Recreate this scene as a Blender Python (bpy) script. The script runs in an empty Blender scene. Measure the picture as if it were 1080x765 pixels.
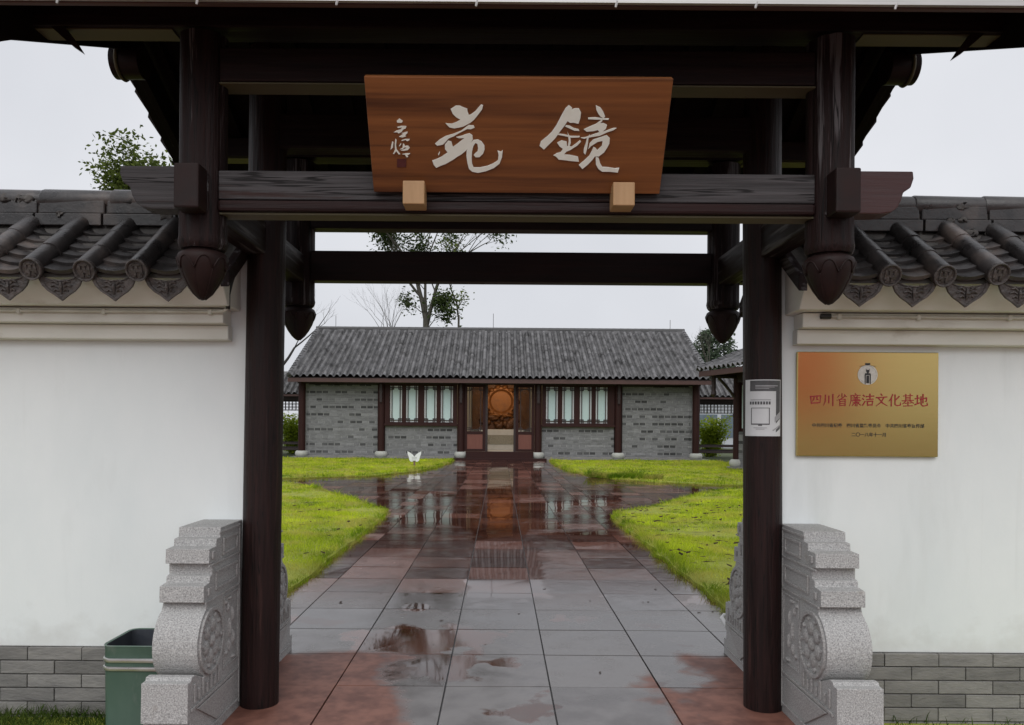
import bpy, bmesh, math, random
import numpy as np
from mathutils import Vector, Matrix, noise as mnoise

random.seed(7); rng = np.random.default_rng(7)
SC = bpy.context.scene; COL = SC.collection
R = math.radians; PI = math.pi

# ------------------------------------------------------------------ camera
cd = bpy.data.cameras.new('camera'); cam = bpy.data.objects.new('camera', cd); COL.objects.link(cam)
cam.location = (0, 0, 1.5)
cam.rotation_euler = (Matrix.Rotation(R(90), 4, 'X') @ Matrix.Rotation(R(0.42), 4, 'Z')).to_euler()
cd.sensor_width = 36; cd.lens = 27.53; cd.shift_x = 0.012; cd.shift_y = 0.0611
cd.clip_start = 0.05; cd.clip_end = 2000
SC.camera = cam
# ------------------------------------------------------------------ overcast sky
W = bpy.data.worlds.new('World'); SC.world = W; W.use_nodes = True
nt = W.node_tree; N = nt.nodes; L = nt.links
bg = N['Background']
sky = N.new('ShaderNodeTexSky'); sky.sky_type = 'NISHITA'; sky.sun_disc = False
sky.sun_elevation = R(50); sky.sun_rotation = R(180); sky.air_density = 1.0; sky.dust_density = 4.0
hs = N.new('ShaderNodeHueSaturation'); hs.inputs['Saturation'].default_value = 0.25
L.new(sky.outputs[0], hs.inputs['Color'])
tc = N.new('ShaderNodeTexCoord'); nz = N.new('ShaderNodeTexNoise'); nz.inputs['Scale'].default_value = 2.2
nz.inputs['Detail'].default_value = 5; nz.inputs['Roughness'].default_value = .45
L.new(tc.outputs['Generated'], nz.inputs['Vector'])
rp = N.new('ShaderNodeValToRGB'); rp.color_ramp.elements[0].position = .3; rp.color_ramp.elements[1].position = .75
rp.color_ramp.elements[0].color = (5.4, 5.55, 5.95, 1); rp.color_ramp.elements[1].color = (7.05, 7.15, 7.5, 1)
L.new(nz.outputs['Fac'], rp.inputs[0])
mx = N.new('ShaderNodeMix'); mx.data_type = 'RGBA'; mx.inputs['Factor'].default_value = .88
L.new(hs.outputs[0], mx.inputs['A']); L.new(rp.outputs[0], mx.inputs['B'])
L.new(mx.outputs['Result'], bg.inputs['Color']); bg.inputs['Strength'].default_value = 0.1
# ------------------------------------------------------------------ veiled sun
sl = bpy.data.lights.new('sun', 'SUN'); so = bpy.data.objects.new('sun', sl); COL.objects.link(so)
sl.energy = 1.15; sl.angle = R(55); sl.color = (1, .99, .975); so.rotation_euler = (R(44), 0, R(-8))
SC.view_settings.view_transform = 'Standard'; SC.view_settings.look = 'None'
SC.view_settings.exposure = 0.36; SC.view_settings.gamma = 1; SC.view_settings.use_curve_mapping = False
SC.cycles.max_bounces = 8; SC.cycles.use_denoising = True

# ------------------------------------------------------------------ materials
def mat(name, c1, c2=None, scale=4, stretch=(1, 1, 1), rough=(.6, .8), metal=0, bump=0, bscale=None, tint=0,
        c3=None, w3=(.55, .7), s3=1.5, st3=None, spec=.5, detail=6, coat=0, crack=None, splash=None):
    m = bpy.data.materials.new(name); m.use_nodes = True
    n = m.node_tree.nodes; l = m.node_tree.links; b = n['Principled BSDF']
    geo = n.new('ShaderNodeNewGeometry')
    def nse(sc, st, det=detail):
        mp = n.new('ShaderNodeMapping'); mp.inputs['Scale'].default_value = st; l.new(geo.outputs['Position'], mp.inputs[0])
        t = n.new('ShaderNodeTexNoise'); t.inputs['Scale'].default_value = sc; t.inputs['Detail'].default_value = det
        t.inputs['Roughness'].default_value = .6; l.new(mp.outputs[0], t.inputs['Vector']); return t.outputs['Fac']
    f = nse(scale, stretch)
    rr = n.new('ShaderNodeMapRange'); rr.inputs[1].default_value = .3; rr.inputs[2].default_value = .7; l.new(f, rr.inputs[0])
    c = n.new('ShaderNodeMix'); c.data_type = 'RGBA'
    c.inputs['A'].default_value = (*c1, 1); c.inputs['B'].default_value = (*(c2 or c1), 1); l.new(rr.outputs[0], c.inputs['Factor'])
    out = c.outputs['Result']
    if c3:
        f3 = nse(s3, st3 or stretch)
        r3 = n.new('ShaderNodeMapRange'); r3.inputs[1].default_value = w3[0]; r3.inputs[2].default_value = w3[1]; l.new(f3, r3.inputs[0])
        k = n.new('ShaderNodeMix'); k.data_type = 'RGBA'; l.new(r3.outputs[0], k.inputs['Factor'])
        l.new(out, k.inputs['A']); k.inputs['B'].default_value = (*c3, 1); out = k.outputs['Result']
    def over(fac, col):
        k = n.new('ShaderNodeMix'); k.data_type = 'RGBA'; l.new(fac, k.inputs['Factor']); l.new(out, k.inputs['A']); k.inputs['B'].default_value = (*col, 1); return k.outputs['Result']
    if crack:
        st, sc, wd, col = crack
        fc = nse(sc, st, 3); m1 = n.new('ShaderNodeMath'); m1.operation = 'SUBTRACT'; l.new(fc, m1.inputs[0]); m1.inputs[1].default_value = .54
        m2 = n.new('ShaderNodeMath'); m2.operation = 'ABSOLUTE'; l.new(m1.outputs[0], m2.inputs[0])
        m3 = n.new('ShaderNodeMapRange'); m3.inputs[1].default_value = wd * .4; m3.inputs[2].default_value = wd; m3.inputs[3].default_value = .9; m3.inputs[4].default_value = 0; l.new(m2.outputs[0], m3.inputs[0])
        out = over(m3.outputs[0], col)
    if splash:
        z0, z1, col = splash
        sx = n.new('ShaderNodeSeparateXYZ'); l.new(geo.outputs['Position'], sx.inputs[0])
        h = n.new('ShaderNodeMapRange'); h.inputs[1].default_value = z0; h.inputs[2].default_value = z1; h.inputs[3].default_value = .42; h.inputs[4].default_value = -.25; l.new(sx.outputs['Z'], h.inputs[0])
        ad = n.new('ShaderNodeMath'); l.new(h.outputs[0], ad.inputs[0]); l.new(nse(7, (1, 1, 1.2)), ad.inputs[1])
        q = n.new('ShaderNodeMapRange'); q.inputs[1].default_value = .62; q.inputs[2].default_value = .95; q.inputs[4].default_value = .32; l.new(ad.outputs[0], q.inputs[0])
        out = over(q.outputs[0], col)
        q = n.new('ShaderNodeMapRange'); q.inputs[1].default_value = .66; q.inputs[2].default_value = .78; q.inputs[4].default_value = .16; l.new(nse(1.0, (11, 11, .28), 4), q.inputs[0])
        out = over(q.outputs[0], (.48, .49, .46))
    if tint:
        at = n.new('ShaderNodeAttribute'); at.attribute_name = 'tint'
        ma = n.new('ShaderNodeMapRange'); ma.inputs[3].default_value = 1 - tint; ma.inputs[4].default_value = 1 + tint; l.new(at.outputs['Fac'], ma.inputs[0])
        vm = n.new('ShaderNodeVectorMath'); vm.operation = 'SCALE'; l.new(out, vm.inputs[0]); l.new(ma.outputs[0], vm.inputs['Scale']); out = vm.outputs[0]
    l.new(out, b.inputs['Base Color'])
    r2 = n.new('ShaderNodeMapRange'); r2.inputs[1].default_value = .3; r2.inputs[2].default_value = .7
    r2.inputs[3].default_value = rough[0]; r2.inputs[4].default_value = rough[1]; l.new(f, r2.inputs[0]); l.new(r2.outputs[0], b.inputs['Roughness'])
    b.inputs['Metallic'].default_value = metal; b.inputs['Specular IOR Level'].default_value = spec; b.inputs['Coat Weight'].default_value = coat
    if bump:
        fb = nse(bscale, stretch) if bscale else f
        bp = n.new('ShaderNodeBump'); bp.inputs['Strength'].default_value = bump; bp.inputs['Distance'].default_value = .01
        l.new(fb, bp.inputs['Height']); l.new(bp.outputs[0], b.inputs['Normal'])
    return m

GZ = (14, 14, .7); GX = (.7, 14, 14); GY = (14, .7, 14)
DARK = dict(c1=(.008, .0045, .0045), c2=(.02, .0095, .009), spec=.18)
M = {}
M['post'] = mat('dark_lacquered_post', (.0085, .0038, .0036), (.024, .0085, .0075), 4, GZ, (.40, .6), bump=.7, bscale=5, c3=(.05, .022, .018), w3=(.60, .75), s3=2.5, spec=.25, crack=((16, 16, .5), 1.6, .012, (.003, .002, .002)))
M['hang'] = mat('weathered_post_wood', (.009, .0048, .0048), (.021, .0085, .0078), 3, GZ, (.5, .7), bump=.7, bscale=6, c3=(.10, .09, .092), w3=(.55, .61), s3=1.5, spec=.17, crack=((14, 14, .6), 1.8, .014, (.003, .002, .002)))
M['bud'] = mat('carved_bud_wood', (.010, .0052, .005), (.022, .009, .008), 9, (1, 1, 1), (.5, .65), bump=.2, spec=.22)
M['beam_grey'] = mat('weathered_grey_beam', (.030, .027, .028), (.088, .081, .083), 3, (.5, 18, 18), (.6, .8), bump=.8, spec=.25, crack=((.4, 12, 12), 1.6, .02, (.006, .005, .005)), c3=(.035, .018, .016), w3=(.58, .66), s3=2, st3=(.6, 8, 8))
M['beam_red'] = mat('dark_red_beam', (.012, .006, .006), (.026, .010, .0095), 3, GX, (.5, .7), spec=.2, bump=.5, c3=(.09, .08, .08), w3=(.63, .68), s3=2)
M['tail_red'] = mat('dark_red_painted_wood', (.035, .008, .008), (.05, .012, .011), 3, GX, (.4, .6), bump=.2)
M['dark_x'] = mat('dark_beam_along', **DARK, scale=3, stretch=GX, rough=(.45, .65), bump=.3)
M['dark_y'] = mat('dark_beam_across', **DARK, scale=3, stretch=GY, rough=(.45, .65), bump=.3, c3=(.085, .078, .08), w3=(.55, .63), s3=2)
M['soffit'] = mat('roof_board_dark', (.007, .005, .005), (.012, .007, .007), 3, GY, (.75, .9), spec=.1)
M['bare_lit_wood'] = mat('bare_and_lit_wood', (.075, .064, .03), (.10, .085, .042), 3, GX, (.6, .7))  # bare wood tone, also used to paint lit undersides
M['block'] = mat('pale_wood_block', (.34, .19, .08), (.42, .25, .12), 4, (6, 6, 1), (.5, .6), bump=.1)
M['gutter'] = mat('pale_tin_strip', (.42, .41, .40), (.55, .54, .53), 3, GX, (.3, .5), metal=.3)
M['fascia'] = mat('red_brown_fascia', (.06, .028, .024), (.085, .04, .035), 3, GX, (.5, .7))
M['tile_near'] = mat('dark_clay_tile', (.022, .0205, .021), (.066, .059, .058), 6, (1, 1, 1), (.22, .45), bump=.25, bscale=45, c3=(.125, .10, .088), w3=(.56, .70), s3=3, tint=.45)
M['tile_far'] = mat('grey_clay_tile', (.075, .073, .076), (.15, .147, .151), 3.5, (1, 1, 1), (.4, .6), bump=0, tint=.48, c3=(.04, .039, .04), w3=(.58, .70), s3=1.6)
M['tile_relief'] = mat('carved_clay_tile', (.032, .028, .027), (.10, .083, .077), 28, (1, 1, 1), (.4, .6), bump=1.0, bscale=45, c3=(.035, .03, .03), w3=(.58, .7), s3=6)
M['mortar'] = mat('ridge_mortar', (.045, .042, .04), (.11, .10, .092), 9, (1, 1, 1), (.8, .9), bump=.6, bscale=25)
M['plaster'] = mat('white_plaster', (.715, .755, .76), (.785, .815, .815), 2.2, (1, 1, .5), (.75, .85), bump=.10, bscale=30, c3=(.63, .66, .655), w3=(.56, .82), s3=1.6, st3=(1.6, 1.6, .35), splash=(.30, .66, (.46, .45, .42)))
M['cornice'] = mat('cream_cornice_paint', (.66, .66, .60), (.74, .735, .68), 2.5, (1, 1, 2), (.7, .8), bump=.08, bscale=20, c3=(.52, .50, .43), w3=(.6, .75), s3=3)
M['brick_front'] = mat('grey_front_brick', (.15, .145, .14), (.24, .23, .215), 6, (1, 1, 3), (.75, .9), bump=.5, bscale=30, tint=.22, c3=(.085, .08, .075), w3=(.6, .75), s3=2.2)
M['brick_mortar'] = mat('dark_mortar', (.06, .058, .055), (.1, .095, .09), 20, rough=(.85, .95))
M['brick_hall'] = mat('grey_hall_brick', (.15, .15, .156), (.225, .225, .231), 5, (1, 1, 2), (.8, .9), tint=.8)
M['hall_mortar'] = mat('hall_mortar', (.25, .25, .25), (.31, .31, .308), 8, rough=(.85, .95))
M['granite'] = mat('grey_granite', (.18, .178, .177), (.55, .545, .535), 175, (1, 1, 1), (.7, .85), bump=.35, bscale=90, detail=3, c3=(.3, .26, .21), w3=(.64, .85), s3=5)
M['granite_cut'] = mat('carved_granite', (.2, .193, .19), (.46, .45, .44), 130, (1, 1, 1), (.75, .88), bump=.4, bscale=60, detail=3, c3=(.27, .25, .23), w3=(.55, .8), s3=7)
M['hall_stone'] = mat('grey_hall_stone', (.16, .155, .145), (.24, .23, .215), 3, rough=(.6, .8), c3=(.1, .09, .08), w3=(.55, .7), s3=1.5)
M['drum'] = mat('pale_column_base', (.36, .37, .34), (.45, .45, .42), 5, rough=(.6, .75))
M['hall_wood'] = mat('hall_red_wood', (.021, .0075, .007), (.038, .0125, .0105), 3, GZ, (.5, .7), bump=.1, spec=.2)
M['hall_dark'] = mat('hall_dark_wood', (.018, .010, .010), (.03, .015, .014), 3, GX, (.5, .7))
M['door_panel'] = mat('door_red_panel', (.13, .04, .028), (.17, .06, .04), 3, GZ, (.35, .5))
M['pane'] = mat('frosted_pane', (.43, .56, .56), (.52, .63, .63), .7, (1, 1, 1), (.25, .35))
M['pane_edge'] = mat('pane_white_edge', (.66, .69, .7), (.72, .75, .76), 2, rough=(.4, .5))
M['sign_wood'] = mat('varnished_sign_board', (.115, .038, .012), (.28, .10, .030), 1.8, (.35, 11, 11), (.34, .46), bump=.12, c3=(.062, .020, .008), w3=(.53, .66), s3=1.3, st3=(.25, 8, 8), spec=.35)
M['ink_white'] = mat('pale_carved_paint', (.82, .82, .73), (.88, .88, .80), 30, rough=(.5, .65))
M['seal'] = mat('dark_red_seal', (.07, .012, .012), (.10, .02, .018), 60, rough=(.5, .65))
M['brass'] = mat('brushed_gold_plate', (.52, .39, .145), (.55, .415, .16), 3, (2, 2, 60), (.195, .21), metal=1)
M['plate_red'] = mat('plate_red_paint', (.27, .006, .012), (.33, .01, .016), 20, rough=(.4, .5))
M['plate_black'] = mat('plate_black_paint', (.012, .012, .012), (.02, .02, .02), 20, rough=(.4, .5))
M['plate_silver'] = mat('plate_silver', (.5, .48, .42), (.62, .6, .55), 60, rough=(.35, .5), metal=.3)
M['paper'] = mat('poster_paper', (.60, .61, .62), (.66, .67, .68), 12, rough=(.35, .5))
M['paper_dark'] = mat('poster_dark_print', (.06, .06, .062), (.10, .10, .105), 25, rough=(.35, .5))
M['paper_grey'] = mat('poster_grey_print', (.3, .3, .31), (.38, .38, .39), 25, rough=(.35, .5))
M['bin_green'] = mat('green_painted_metal', (.055, .105, .08), (.085, .14, .11), 6, (1, 1, .4), (.35, .5), c3=(.17, .2, .18), w3=(.62, .75), s3=5, bump=.05)
M['steel'] = mat('bare_steel_band', (.5, .5, .5), (.62, .62, .62), 8, rough=(.25, .4), metal=.9)
M['liner'] = mat('dark_bin_inside', (.03, .035, .045), (.055, .06, .07), 12, rough=(.3, .5))
M['plastic'] = mat('white_plastic_pipe', (.7, .7, .7), (.76, .76, .76), 9, rough=(.35, .5))
M['conduit'] = mat('painted_conduit', (.5, .49, .42), (.6, .59, .52), 15, rough=(.5, .6))
M['cable'] = mat('black_cable', (.012, .012, .012), (.02, .02, .02), 9, rough=(.45, .6))
M['bronze'] = mat('warm_bronze_relief', (.20, .08, .025), (.34, .145, .045), 7, rough=(.35, .55), metal=.35, bump=.5, bscale=9)
M['bronze_dark'] = mat('dark_bronze_relief', (.085, .035, .014), (.15, .065, .024), 6, rough=(.4, .6), metal=.3, bump=.6, bscale=7)
M['plinth'] = mat('pale_plinth_stone', (.5, .49, .45), (.58, .57, .53), 6, rough=(.5, .7))
M['plinth_band'] = mat('patterned_plinth_band', (.17, .16, .12), (.36, .34, .27), 26, rough=(.6, .8), bump=.6)
M['inner_wall'] = mat('hall_inner_wall', (.5, .47, .42), (.56, .53, .48), 3, rough=(.8, .9))
M['soil'] = mat('soil_under_turf', (.20, .235, .025), (.32, .34, .045), 3, rough=(.9, .95), c3=(.05, .04, .025), w3=(.6, .75), s3=1.2)
M['ground'] = mat('distant_ground', (.05, .07, .025), (.08, .095, .035), .3, rough=(.9, .95))
M['joint'] = mat('wet_joint_sand', (.025, .02, .018), (.04, .033, .03), 20, rough=(.3, .5))
M['bark'] = mat('grey_bark', (.055, .05, .04), (.10, .092, .075), 6, (1, 1, .3), (.85, .95))
M['bark_dark'] = mat('dark_bark', (.03, .027, .024), (.055, .05, .045), 6, (1, 1, .3), (.85, .95))
M['butterfly'] = mat('white_sign_paint', (.72, .74, .76), (.78, .8, .82), 9, rough=(.4, .5))
M['stake'] = mat('brown_stake', (.16, .10, .06), (.2, .13, .08), 9, rough=(.6, .7))
M['litter'] = mat('dead_leaf', (.022, .011, .007), (.055, .026, .013), 12, rough=(.7, .9), spec=.1)
M['far_wall'] = mat('far_pale_wall', (.42, .44, .47), (.5, .52, .55), 2, rough=(.7, .8))
M['far_glass'] = mat('far_blue_glass', (.10, .13, .16), (.15, .19, .22), 1, rough=(.1, .2))

def leaf_mat(name, lo, hi, trans=.35, dead=None):
    m = bpy.data.materials.new(name); m.use_nodes = True
    n = m.node_tree.nodes; l = m.node_tree.links; n.remove(n['Principled BSDF'])
    at = n.new('ShaderNodeAttribute'); at.attribute_name = 'tint'
    c = n.new('ShaderNodeMix'); c.data_type = 'RGBA'; c.inputs['A'].default_value = (*lo, 1); c.inputs['B'].default_value = (*hi, 1)
    l.new(at.outputs['Fac'], c.inputs['Factor'])
    cout = c.outputs['Result']
    if dead:
        g = n.new('ShaderNodeNewGeometry'); t1 = n.new('ShaderNodeTexNoise'); t1.inputs['Scale'].default_value = 1.7; t1.inputs['Detail'].default_value = 5; l.new(g.outputs['Position'], t1.inputs['Vector'])
        q = n.new('ShaderNodeMapRange'); q.inputs[1].default_value = .47; q.inputs[2].default_value = .64; q.inputs[4].default_value = .75; l.new(t1.outputs['Fac'], q.inputs[0])
        k = n.new('ShaderNodeMix'); k.data_type = 'RGBA'; l.new(q.outputs[0], k.inputs['Factor']); l.new(cout, k.inputs['A']); k.inputs['B'].default_value = (*dead, 1); cout = k.outputs['Result']
    d = n.new('ShaderNodeBsdfDiffuse'); t = n.new('ShaderNodeBsdfTranslucent'); x = n.new('ShaderNodeMixShader'); x.inputs[0].default_value = trans
    l.new(cout, d.inputs[0]); l.new(cout, t.inputs[0]); l.new(d.outputs[0], x.inputs[1]); l.new(t.outputs[0], x.inputs[2])
    l.new(x.outputs[0], n['Material Output'].inputs[0]); return m
M['banner'] = leaf_mat('red_banner_cloth', (.85, .03, .015), (.85, .03, .015), .6)
M['grass'] = leaf_mat('lawn_grass_blade', (.12, .215, .014), (.66, .76, .05), .45, dead=(.55, .47, .14))
M['weed'] = leaf_mat('dark_grass_blade', (.03, .06, .012), (.10, .14, .03), .3)
M['leaf'] = leaf_mat('tree_leaf', (.035, .05, .022), (.10, .14, .045))
M['leaf_bright'] = leaf_mat('bright_tree_leaf', (.05, .075, .02), (.17, .21, .05))
M['needle'] = leaf_mat('conifer_leaf', (.055, .08, .055), (.13, .165, .105), .25)
M['bush'] = leaf_mat('bush_leaf', (.13, .21, .02), (.52, .62, .06), .5)

def paving_mat():
    m = bpy.data.materials.new('wet_red_sandstone'); m.use_nodes = True
    n = m.node_tree.nodes; l = m.node_tree.links; b = n['Principled BSDF']
    geo = n.new('ShaderNodeNewGeometry'); sp = n.new('ShaderNodeSeparateXYZ'); l.new(geo.outputs['Position'], sp.inputs[0])
    def nse(sc, det=5, st=(1, 1, 1)):
        mp = n.new('ShaderNodeMapping'); mp.inputs['Scale'].default_value = st; l.new(geo.outputs['Position'], mp.inputs[0])
        t = n.new('ShaderNodeTexNoise'); t.inputs['Scale'].default_value = sc; t.inputs['Detail'].default_value = det; l.new(mp.outputs[0], t.inputs['Vector']); return t.outputs['Fac']
    def mth(op, a, bb=None, c=None, clamp=False):
        k = n.new('ShaderNodeMath'); k.operation = op; k.use_clamp = clamp
        for i, v in enumerate((a, bb, c)):
            if v is None: continue
            if isinstance(v, (int, float)): k.inputs[i].default_value = v
            else: l.new(v, k.inputs[i])
        return k.outputs[0]
    def ss(v, a, bb, lo=0, hi=1):
        k = n.new('ShaderNodeMapRange'); k.interpolation_type = 'SMOOTHSTEP'
        k.inputs[1].default_value = a; k.inputs[2].default_value = bb; k.inputs[3].default_value = lo; k.inputs[4].default_value = hi; l.new(v, k.inputs[0]); return k.outputs[0]
    def mixc(f, a, bb):
        k = n.new('ShaderNodeMix'); k.data_type = 'RGBA'; l.new(f, k.inputs['Factor'])
        for nm, v in (('A', a), ('B', bb)):
            if isinstance(v, tuple): k.inputs[nm].default_value = (*v, 1)
            else: l.new(v, k.inputs[nm])
        return k.outputs['Result']
    X, Y = sp.outputs['X'], sp.outputs['Y']
    at = n.new('ShaderNodeAttribute'); at.attribute_name = 'tint'; ATT = at.outputs['Fac']
    n1, n2, n3, n4 = nse(1.3), nse(5), nse(.55, 3), nse(55, 3)
    ax = mth('ABSOLUTE', mth('SUBTRACT', X, .065)); axd = mth('ABSOLUTE', mth('SUBTRACT', X, .22))
    # standing water: a sunk strip in the middle of the walk plus scattered shallow pools farther in
    pud = mth('MULTIPLY', ss(mth('ADD', ax, mth('MULTIPLY', mth('SUBTRACT', n1, .5), .5)), .42, .34, 0, 1), ss(mth('ADD', Y, mth('MULTIPLY', n2, .25)), 6.85, 7.0))
    pud2 = mth('MULTIPLY', ss(mth('ADD', n3, mth('MULTIPLY', mth('SUBTRACT', n2, .5), .18)), .50, .56), ss(Y, 6.2, 10.5))
    pud3 = mth('MULTIPLY', ss(mth('ADD', nse(1.9, 4), mth('MULTIPLY', mth('SUBTRACT', n2, .5), .15)), .60, .63), ss(Y, 8.2, 6.5))
    pud4 = mth('MULTIPLY', ss(mth('ADD', mth('ABSOLUTE', mth('ADD', X, .52)), mth('MULTIPLY', mth('SUBTRACT', nse(2.6, 5), .5), 1.5)), .44, .34), ss(mth('ADD', mth('ABSOLUTE', mth('SUBTRACT', Y, 5.2)), mth('MULTIPLY', mth('SUBTRACT', n2, .5), .7)), .66, .52))
    pool = mth('MAXIMUM', mth('MAXIMUM', mth('MAXIMUM', pud, pud2), pud3), pud4)
    # rain-sheltered dry patches by the gate posts
    dry = mth('MULTIPLY', ss(mth('ADD', Y, mth('MULTIPLY', mth('SUBTRACT', n1, .5), .45)), 5.2, 5.06), ss(mth('ADD', axd, mth('ADD', mth('MULTIPLY', mth('SUBTRACT', n1, .5), 1.3), mth('ADD', mth('MULTIPLY', mth('SUBTRACT', n2, .5), .45), mth('MULTIPLY', mth('SUBTRACT', ATT, .5), .3)))), .66, .88))
    at = n.new('ShaderNodeAttribute'); at.attribute_name = 'tint'
    base = mixc(ss(mth('ADD', n1, mth('MULTIPLY', mth('SUBTRACT', at.outputs['Fac'], .5), .5)), .3, .75), (.046, .016, .0105), (.115, .045, .030))
    base = mixc(ss(n2, .5, .8, 0, .6), base, (.085, .07, .062))
    base = mixc(mth('MULTIPLY', ss(at.outputs['Fac'], .80, .86, 0, .7), ss(n2, .25, .55)), base, (.20, .095, .075))
    dryc = mixc(ss(mth('ADD', mth('MULTIPLY', n2, .6), mth('MULTIPLY', nse(17), .4)), .35, .65), (.13, .050, .036), (.26, .115, .082))
    skysheen = mixc(ss(Y, 7.8, 5.9), base, mixc(ss(mth('ADD', n2, mth('MULTIPLY', mth('SUBTRACT', ATT, .5), .5)), .25, .75), (.085, .072, .069), (.18, .165, .16)))  # near slabs greyed: sky reflection painted into the base colour
    l.new(mixc(dry, mixc(pool, skysheen, mixc(ss(Y, 0, 1, 0, 0), base, base)), dryc), b.inputs['Base Color'])
    rough = mth('ADD', mth('ADD', ss(n2, .3, .7, .06, .17), ss(Y, 11, 6, 0, .03)), ss(ATT, 0, 1, -.04, .09))
    def mixf(f, a, bb):
        k = n.new('ShaderNodeMix'); l.new(f, k.inputs[0])
        for i, v in ((2, a), (3, bb)):
            if isinstance(v, (int, float)): k.inputs[i].default_value = v
            else: l.new(v, k.inputs[i])
        return k.outputs[0]
    rough = mixf(pool, rough, ss(n1, .3, .7, .02, .06)); rough = mixf(dry, rough, .62); l.new(rough, b.inputs['Roughness'])
    b.inputs['Specular IOR Level'].default_value = .5; b.inputs['IOR'].default_value = 1.52
    bp = n.new('ShaderNodeBump'); bp.inputs['Distance'].default_value = .004
    l.new(mixf(pool, .35, .0), bp.inputs['Strength']); l.new(mth('ADD', n2, mth('MULTIPLY', n4, .35)), bp.inputs['Height']); l.new(bp.outputs[0], b.inputs['Normal'])
    return m
M['paving'] = paving_mat()

# ------------------------------------------------------------------ object helpers
ROOT = {}
def thing(name, label, cat, loc=(0, 0, 0), group=None):
    o = bpy.data.objects.new(name, None); COL.objects.link(o); o.location = loc; o.empty_display_size = .2
    o['label'] = label; o['category'] = cat
    if group: o['group'] = group
    ROOT[o.name] = Vector(loc); return o
def tag(o, label=None, cat=None, group=None, kind=None):
    for k, v in (('label', label), ('category', cat), ('group', group), ('kind', kind)):
        if v: o[k] = v
    return o
def finish(name, me, m, parent=None, smooth=False, bevel=0, label=None, segs=2):
    o = bpy.data.objects.new(name, me); COL.objects.link(o)
    for mm in (m if isinstance(m, (list, tuple)) else [m]): me.materials.append(mm)
    base = ROOT[parent.name] if parent else Vector()
    if parent:
        me.transform(Matrix.Translation(-base)); o.parent = parent
    ROOT[o.name] = base
    if smooth:
        me.polygons.foreach_set('use_smooth', [True] * len(me.polygons))
        if smooth != 'all':
            try: me.set_sharp_from_angle(angle=R(38))
            except Exception: pass
    if bevel:
        b = o.modifiers.new('bevel', 'BEVEL'); b.width = bevel; b.segments = segs; b.limit_method = 'ANGLE'; b.angle_limit = R(35)
    if label: o['label'] = label
    return o
def obj(name, bm, m, parent=None, smooth=False, bevel=0, label=None, segs=2):
    bmesh.ops.recalc_face_normals(bm, faces=bm.faces)
    me = bpy.data.meshes.new(name); bm.to_mesh(me); bm.free()
    return finish(name, me, m, parent, smooth, bevel, label, segs)
def npmesh(name, v, f, m, parent=None, tint=None, smooth=False, label=None):
    me = bpy.data.meshes.new(name); v = np.asarray(v, float); f = np.asarray(f, np.int32); k = f.shape[1]
    me.vertices.add(len(v)); me.vertices.foreach_set('co', v.ravel())
    me.loops.add(f.size); me.loops.foreach_set('vertex_index', f.ravel())
    me.polygons.add(len(f)); me.polygons.foreach_set('loop_start', np.arange(0, f.size, k, dtype=np.int32))
    me.update(calc_edges=True); me.validate()
    if tint is not None:
        a = me.attributes.new('tint', 'FLOAT', 'FACE'); a.data.foreach_set('value', np.asarray(tint, np.float32))
    return finish(name, me, m, parent, smooth, 0, label)
def B(): return bmesh.new()
def box(bm, x0, x1, y0, y1, z0, z1, t=None):
    vs = [bm.verts.new(p) for p in ((x0, y0, z0), (x1, y0, z0), (x1, y1, z0), (x0, y1, z0), (x0, y0, z1), (x1, y0, z1), (x1, y1, z1), (x0, y1, z1))]
    fs = [bm.faces.new([vs[i] for i in q]) for q in ((0, 3, 2, 1), (4, 5, 6, 7), (0, 1, 5, 4), (1, 2, 6, 5), (2, 3, 7, 6), (3, 0, 4, 7))]
    if t is not None:
        lay = bm.faces.layers.float.get('tint') or bm.faces.layers.float.new('tint')
        for f in fs: f[lay] = t
    return vs
def boxo(name, m, parent, *a, bevel=.004, **k):
    bm = B(); box(bm, *a); return obj(name, bm, m, parent, bevel=bevel, **k)
def prism(bm, pts, axis, a, b):
    """extrude a 2-D outline along axis: 'x' -> pts are (y,z); 'y' -> (x,z); 'z' -> (x,y)"""
    def p(q, t): return {'x': (t, q[0], q[1]), 'y': (q[0], t, q[1]), 'z': (q[0], q[1], t)}[axis]
    va = [bm.verts.new(p(q, a)) for q in pts]; vb = [bm.verts.new(p(q, b)) for q in pts]; k = len(pts)
    f1 = bm.faces.new(va); f2 = bm.faces.new(vb[::-1])
    for i in range(k): bm.faces.new((va[i], vb[i], vb[(i + 1) % k], va[(i + 1) % k]))
    f1.normal_update(); f2.normal_update(); bmesh.ops.triangulate(bm, faces=[f1, f2])
def tube(bm, pts, rad, seg=8, cap=True):
    pts = [Vector(p) for p in pts]; rad = rad if isinstance(rad, (list, tuple)) else [rad] * len(pts)
    rings = []; up = None
    for i, p in enumerate(pts):
        d = (pts[min(i + 1, len(pts) - 1)] - pts[max(i - 1, 0)]).normalized()
        if up is None: up = Vector((0, 0, 1)) if abs(d.z) < .9 else Vector((1, 0, 0))
        s = d.cross(up).normalized(); up = s.cross(d).normalized()
        rings.append([bm.verts.new(p + rad[i] * (math.cos(2 * PI * k / seg) * s + math.sin(2 * PI * k / seg) * up)) for k in range(seg)])
    for a, b in zip(rings, rings[1:]):
        for k in range(seg): bm.faces.new((a[k], a[(k + 1) % seg], b[(k + 1) % seg], b[k]))
    if cap: bm.faces.new(rings[0][::-1]); bm.faces.new(rings[-1])
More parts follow.
